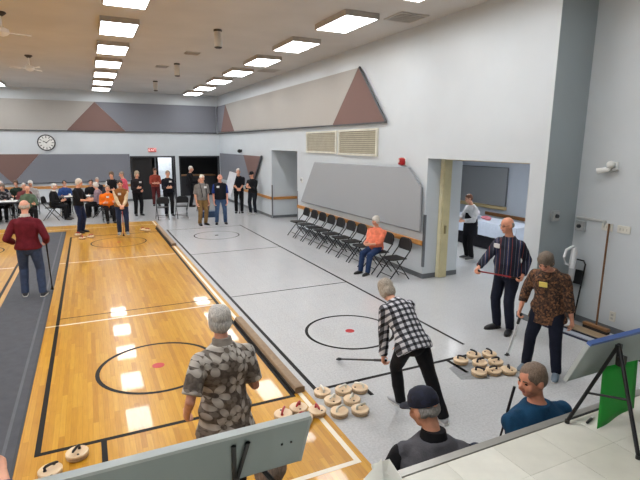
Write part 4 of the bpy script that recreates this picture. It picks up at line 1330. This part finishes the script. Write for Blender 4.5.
runner(-.45, 20.6, 0, .45, .25, 'white paper cover on the table behind the woman in the black top', z=.746)
def cup(x, y, z, lab, c=(236, 236, 232)):
    t = thing('paper_cup', lab, 'cup', (x, y, z), group='cups on the far tables')
    MB().lathe([(.028, 0), (.030, .003), (.040, .095), (.038, .096)], n=14).build('cup_wall', plain(c, .5), t, True)
    MB().lathe([(.042, .093), (.042, .099)], n=14).build('rim', plain(c, .5), t)
for x, y in ((-3.4, 19.45), (-2.9, 19.75), (-2.45, 19.5)):
    cup(x, y, .752, 'white paper cup on the table in front of the brown wall triangle')
for x, y in ((-.7, 20.5), (-.25, 20.7)):
    cup(x, y, .752, 'white paper cup on the table behind the woman in the black top')
SE = [('seated person in a black and white striped top at the far left table', (-3.50, 20.25), 280, 'short', (196, 190, 184), mottled_cloth(((22, 22, 26), (210, 208, 206), (30, 30, 34), (170, 168, 166)), 16)),
      ('seated person in dark checks at the table beside the striped top', (-2.80, 20.32), 265, 'bob', (120, 104, 92), mottled_cloth(((30, 28, 32), (130, 126, 130), (24, 24, 28)), 18)),
      ('grey haired seated person in maroon behind the balding man', (-2.16, 20.42), 280, 'short', (190, 184, 178), cloth((110, 58, 60))),
      ('white haired seated person at the rail behind the balding man', (-2.05, 21.6), 270, 'full', (226, 222, 216), cloth((170, 166, 164))),
      ('balding man in a green shirt sitting at the end of the left table', (-1.93, 19.05), 285, 'fringe', (196, 170, 150), cloth((92, 112, 92))),
      ('white haired person in black with a white collar sitting sideways', (-1.22, 19.75), 345, 'short', (228, 224, 218), BLACKC),
      ('dark haired person in a blue top sitting behind the far table', (-.88, 21.3), 270, 'short', (44, 36, 34), cloth((44, 72, 128))),
      ('seated person in a black cardigan at the right end of the far table', (.05, 21.3), 270, 'short', (60, 50, 46), BLACKC),
      ('white haired seated person in a lilac top turned to the far table', (.27, 19.75), 165, 'full', (222, 214, 206), cloth((150, 128, 138))),
      ('white haired seated person in a navy cardigan at the wall behind the striped top', (-3.05, 21.75), 275, 'short', (220, 214, 206), cloth((30, 34, 54))),
      ('brown haired seated person in dark green behind the dark checks', (-2.55, 21.9), 262, 'full', (96, 72, 54), cloth((38, 52, 44))),
      ('grey haired seated person in charcoal at the wall behind the black cardigan', (.30, 22.6), 270, 'short', (170, 162, 154), cloth((44, 44, 50))),
      ('dark haired seated person in grey beyond the lilac top', (.70, 21.3), 262, 'short', (48, 40, 38), cloth((58, 58, 66)))]
for lab, p, a, hs, hc_, m in SE:
    person(lab, p, a, 1.66, lean=4, seated=True, hair=hs, hair_c=hc_, shirt=m, pants=BLACKC, hr=(.14, .30, .70 if a != 280 else .80), hl=(-.14, .30, .70 if a != 280 else .80), collar_c=(cloth((224, 222, 220)) if 'white collar' in lab else None), **F)
    f = V((math.cos(R(a)), math.sin(R(a))))
    chair(p[0]-f.x*.06, p[1]-f.y*.06, a-90, 'black folding chair under the '+' '.join(lab.replace('seated ', '').replace('sitting ', '').split()[:10]))
# empty chairs by the doorways
chair(2.35, 18.35, 0, 'empty black folding chair in front of the man in the black shirt', 'folding chairs before the doorways')
chair(3.05, 18.45, 0, 'empty black folding chair in front of the man in the black shirt', 'folding chairs before the doorways')

# white board and box near the men by the niche
t = thing('foam_board', 'white foam board held leaning behind the man in the black vest', 'board', (4.66, 18.75, .0005))
m = Matrix.Rotation(R(17), 4, 'Y')
mb = MB().box(-.15, .15, -.012, .012, .75, 1.72, m)
mb.build('sheet', plain((232, 234, 240), .5), t)
MB().tube([m @ V((0, .02, .80)), m @ V((0, .05, .45)), V((.1, .25, .0))], [.012]*3, side=(0, 1, 0), n=8).build('stand_leg', BLACKM, t)
MB().tube([m @ V((0, .02, .80)), V((.05, -.25, .0))], [.012]*2, side=(0, 1, 0), n=8).build('stand_leg', BLACKM, t)
t = thing('storage_tub', 'low blue tub on the floor behind the man in khaki trousers', 'tub', (3.98, 18.3, .0005))
tb = plain((38, 62, 92), .4)
mb = MB()
for x0, x1, y0, y1, z0, z1 in ((-.3, .3, -.2, .2, 0, .02), (-.3, -.28, -.2, .2, .02, .2), (.28, .3, -.2, .2, .02, .2), (-.28, .28, -.2, -.18, .02, .2), (-.28, .28, .18, .2, .02, .2)):
    mb.box(x0, x1, y0, y1, z0, z1)
mb.build('tub_body', tb, t)
MB().box(-.32, .32, -.22, .22, .2, .225, bev=.008).build('lid', plain((52, 80, 112), .4), t)
# lobby counter seen through the second doorway
t = thing('lobby_counter', 'dark counter with a wooden top inside the dark doorway', 'counter', (5.2, 26.6, .0005))
MB().box(-1.0, 1.0, -.3, .3, 0, 1.05).build('body', plain((30, 30, 34), .6), t)
MB().box(-1.04, 1.04, -.34, .34, 1.05, 1.10, bev=.006).build('counter_top', wood((120, 84, 50), (156, 112, 70), 0), t)

# side room table
t = thing('side_table', 'folding table with a white cloth by the side room wall', 'table', (9.85, 10.0, .0005))
MB().box(-.38, .38, -1.5, 1.5, .70, .735, bev=.008).build('table_top', TAB, t)
for sx in (-1, 1):
    for sy in (-1, 1):
        MB().tube([(sx*.3, sy*1.3, 0), (sx*.3, sy*1.3, .70)], [.016]*2, n=8).build('leg', BLACKM, t)
MB().box(-.36, -.35, -1.45, 1.45, .02, .69).box(.35, .36, -1.45, 1.45, .02, .69).build('dark_skirt', cloth((34, 34, 40)), t)
o = MB()
o.box(-.39, .39, -1.52, 1.52, .0, .006)
n = 60
for sx in (-1, 1):
    vs, fs = [], []
    for i in range(n+1):
        y = -1.52+3.04*i/n
        f = .012*math.sin(i*1.3)+.006*math.sin(i*2.9)
        vs += [(sx*.392, y, .004), (sx*(.40+abs(f)*.5), y, -.18), (sx*(.405+f+.012), y, -.36)]
    for i in range(n):
        for q in range(2):
            fs.append((3*i+q, 3*i+q+1, 3*i+q+4, 3*i+q+3))
    o.add(vs, fs)
o.box(-.39, .39, -1.526, -1.52, -.36, .006).box(-.39, .39, 1.52, 1.526, -.36, .006)
o = o.build('tablecloth', cloth((206, 216, 232), .05), None, True)
o.location = (9.85, 10.0, .737)
tag(o, 'pale blue white cloth draped over the side room table', 'tablecloth')
for i, (x, y, lab, c, s_) in enumerate(((9.75, 10.35, 'crumpled white bag heaped on the side room table', (232, 232, 236), (.18, .24, .13)), (9.8, 9.85, 'folded pink cloth beside the white bag', (196, 120, 130), (.12, .14, .05)))):
    mb = MB()
    mb.ell((0, 0, s_[2]), s_).ell((.04, .12, s_[2]*.8), (s_[0]*.7, s_[1]*.6, s_[2]*.8)).ell((-.05, -.12, s_[2]*.7), (s_[0]*.6, s_[1]*.6, s_[2]*.7))
    o = mb.remesh('cloth_bundle', cloth(c, .08), None, .015, 3, 1, fold=.02, ffreq=14, zmin=.0)
    o.location = (x, y, .745)
    tag(o, lab, 'bundle')
chair(7.55, 9.75, 200, 'black folding chair beside the woman in the apron')

# ------------------------------------------------------------------ score boards and easels on the stage
BACK = plain((154, 166, 166), .5, 0, .05, 3)
def score_board(label, x0, x1, blue):
    t = thing('score_board', label, 'score board', (0, 0, 0))
    tilt = math.atan2(.107, .25)
    # local frame: u along X, v up the board, w normal toward the camera side
    o = V((0, 1.71, 1.415)); vdir = V((0, -.108, .258)).normalized(); wdir = V((0, -vdir.z, vdir.y))
    H_ = .285
    m = Matrix((V((1, 0, 0)), wdir, vdir)).transposed().to_4x4()
    m.translation = o
    MB().box(x0, x1, -.010, .010, 0, H_, m).build('board', BACK, t)
    e = plain((74, 104, 168), .45) if blue else plain((190, 198, 198), .45)
    MB().box(x0-.004, x1+.004, -.013, .013, H_, H_+.018, m).build('top_edge', e, t)
    MB().box(x0-.012, x0, -.012, .012, 0, H_, m).build('side_edge', plain((176, 184, 184), .45), t)
    MB().box(x1, x1+.012, -.012, .012, 0, H_, m).build('side_edge', plain((176, 184, 184), .45), t)
    for a in (.045,):
        for b in (x1-.06, x1-.10):
            MB().box(b-.004, b+.004, .010, .014, H_*.55, H_*.55+.008, m).build('screw', BLACK, t)
    return t, m
score_board('grey backed score board on an easel in front of the woman in the floral blouse', -.50, .72, False)
score_board('grey backed score board with a blue top edge beside the green sheet', 2.412, 3.5, True)
def easel(label, apex, feet, bar, extra=()):
    t = thing('easel', label, 'easel', (0, 0, 0))
    a = V(apex)
    for f in feet:
        MB().tube([a+V((0, 0, .0)), V(f)+V((0, 0, .012))], [.011, .011], n=8).build('leg', BLACKM, t, True)
        MB().lathe([(.014, 0), (.014, .02)], f, 10).build('rubber_foot', BLACK, t)
    for p, q in bar:
        MB().tube([p, q], [.007, .007], n=6).build('cross_bar', BLACKM, t)
    MB().box(-.02, .02, -.010, .010, -.03, .0, Matrix.Translation(a)).build('hinge_block', BLACK, t)
    return t
Z0 = ZS+.0005
easel('black steel easel holding the blue edged score board', (2.625, 1.565, 1.655), ((2.43, 1.685, Z0), (2.85, 1.685, Z0), (2.475, 1.30, Z0)),
      [((2.43, 1.684, Z0+.02), (2.85, 1.684, Z0+.02)), ((2.51, 1.635, 1.35), (2.55, 1.43, 1.40))])
es = easel('black steel easel behind the score board in front of the floral blouse', (.44, 1.74, 1.585), ((.15, 1.695, Z0), (.73, 1.695, Z0)), [((.15, 1.69, Z0+.02), (.73, 1.69, Z0+.02))])
for xa, xb in ((.412, .436), (.468, .446)):
    MB().tube([(xa, 1.598, 1.635), (xb, 1.690, 1.420), (.44, 1.685, Z0+.01)], [(.010, .006)]*3, side=(1, 0, 0), n=8).build('mast_bar', BLACKM, es, True)
# green sheet clipped to the easel
t = thing('green_sheet', 'bright green plastic sheet hanging from the easel', 'sheet', (0, 0, 0))
vs, fs = [], []
N = 8
tl, tr_, bl, br = V((2.563, 1.60, 1.515)), V((2.744, 1.52, 1.557)), V((2.51, 1.555, 1.165)), V((2.727, 1.50, 1.272))
for i in range(N+1):
    for j in range(N+1):
        p = tl.lerp(tr_, i/N).lerp(bl.lerp(br, i/N), j/N)
        vs.append(p+V((.2, -.4, 0)).normalized()*(.006*math.sin(i*.9)*j/N))
for i in range(N):
    for j in range(N):
        fs.append((i*(N+1)+j, i*(N+1)+j+1, (i+1)*(N+1)+j+1, (i+1)*(N+1)+j))
mb = MB().add(vs, fs)
o = mb.build('sheet', plain((20, 142, 44), .45, 0, .04), t, True)
sm = o.modifiers.new('thickness', 'SOLIDIFY'); sm.thickness = .002
MB().box(-.03, .03, -.012, .012, -.02, .03, Matrix.Translation((2.65, 1.555, 1.55))).build('binder_clip', BLACK, t)
t = thing('marker_pen', 'black marker pen lying on the stage tiles beside the green sheet', 'pen', (2.56, 1.63, ZS+.009))
MB().capsule((-.03, 0, 0), (.03, .015, 0), .008).build('barrel', BLACK, t, True)
MB().capsule((.03, .015, 0), (.05, .02, 0), .0085).build('pen_cap', plain((220, 220, 216), .4), t, True)
# crumpled paper on the stage edge
mb = MB()
mb.prism([(0, 0, 0), (.16, -.02, 0), (.17, .10, 0), (.05, .12, 0)], (0, 0, 0), (0, 0, .01))
mb.prism([(-.04, -.02, 0), (.07, .03, .05), (.10, .09, .09), (-.0, .06, .05)], (0, 0, 0), (.0, -.006, .008))
mb.prism([(.05, .01, .01), (.15, .02, .03), (.14, .10, .07), (.06, .09, .08)], (0, 0, 0), (0, -.006, .008))
o = mb.build('paper_wrap', plain((222, 222, 214), .6), None)
o.location = (1.02, 1.60, ZS+.001)
o.scale = (1.35, 1.35, 1.35)
tag(o, 'crumpled white paper lying on the stage edge behind the man in the cap', 'paper')

# the red stick held sideways by the man in the striped shirt
stick('red delivery stick held sideways by the man in the striped shirt', P_ST[1], P_ST[0]+(P_ST[0]-P_ST[1]).normalized()*.02, col_shaft=plain((158, 40, 44), .35))
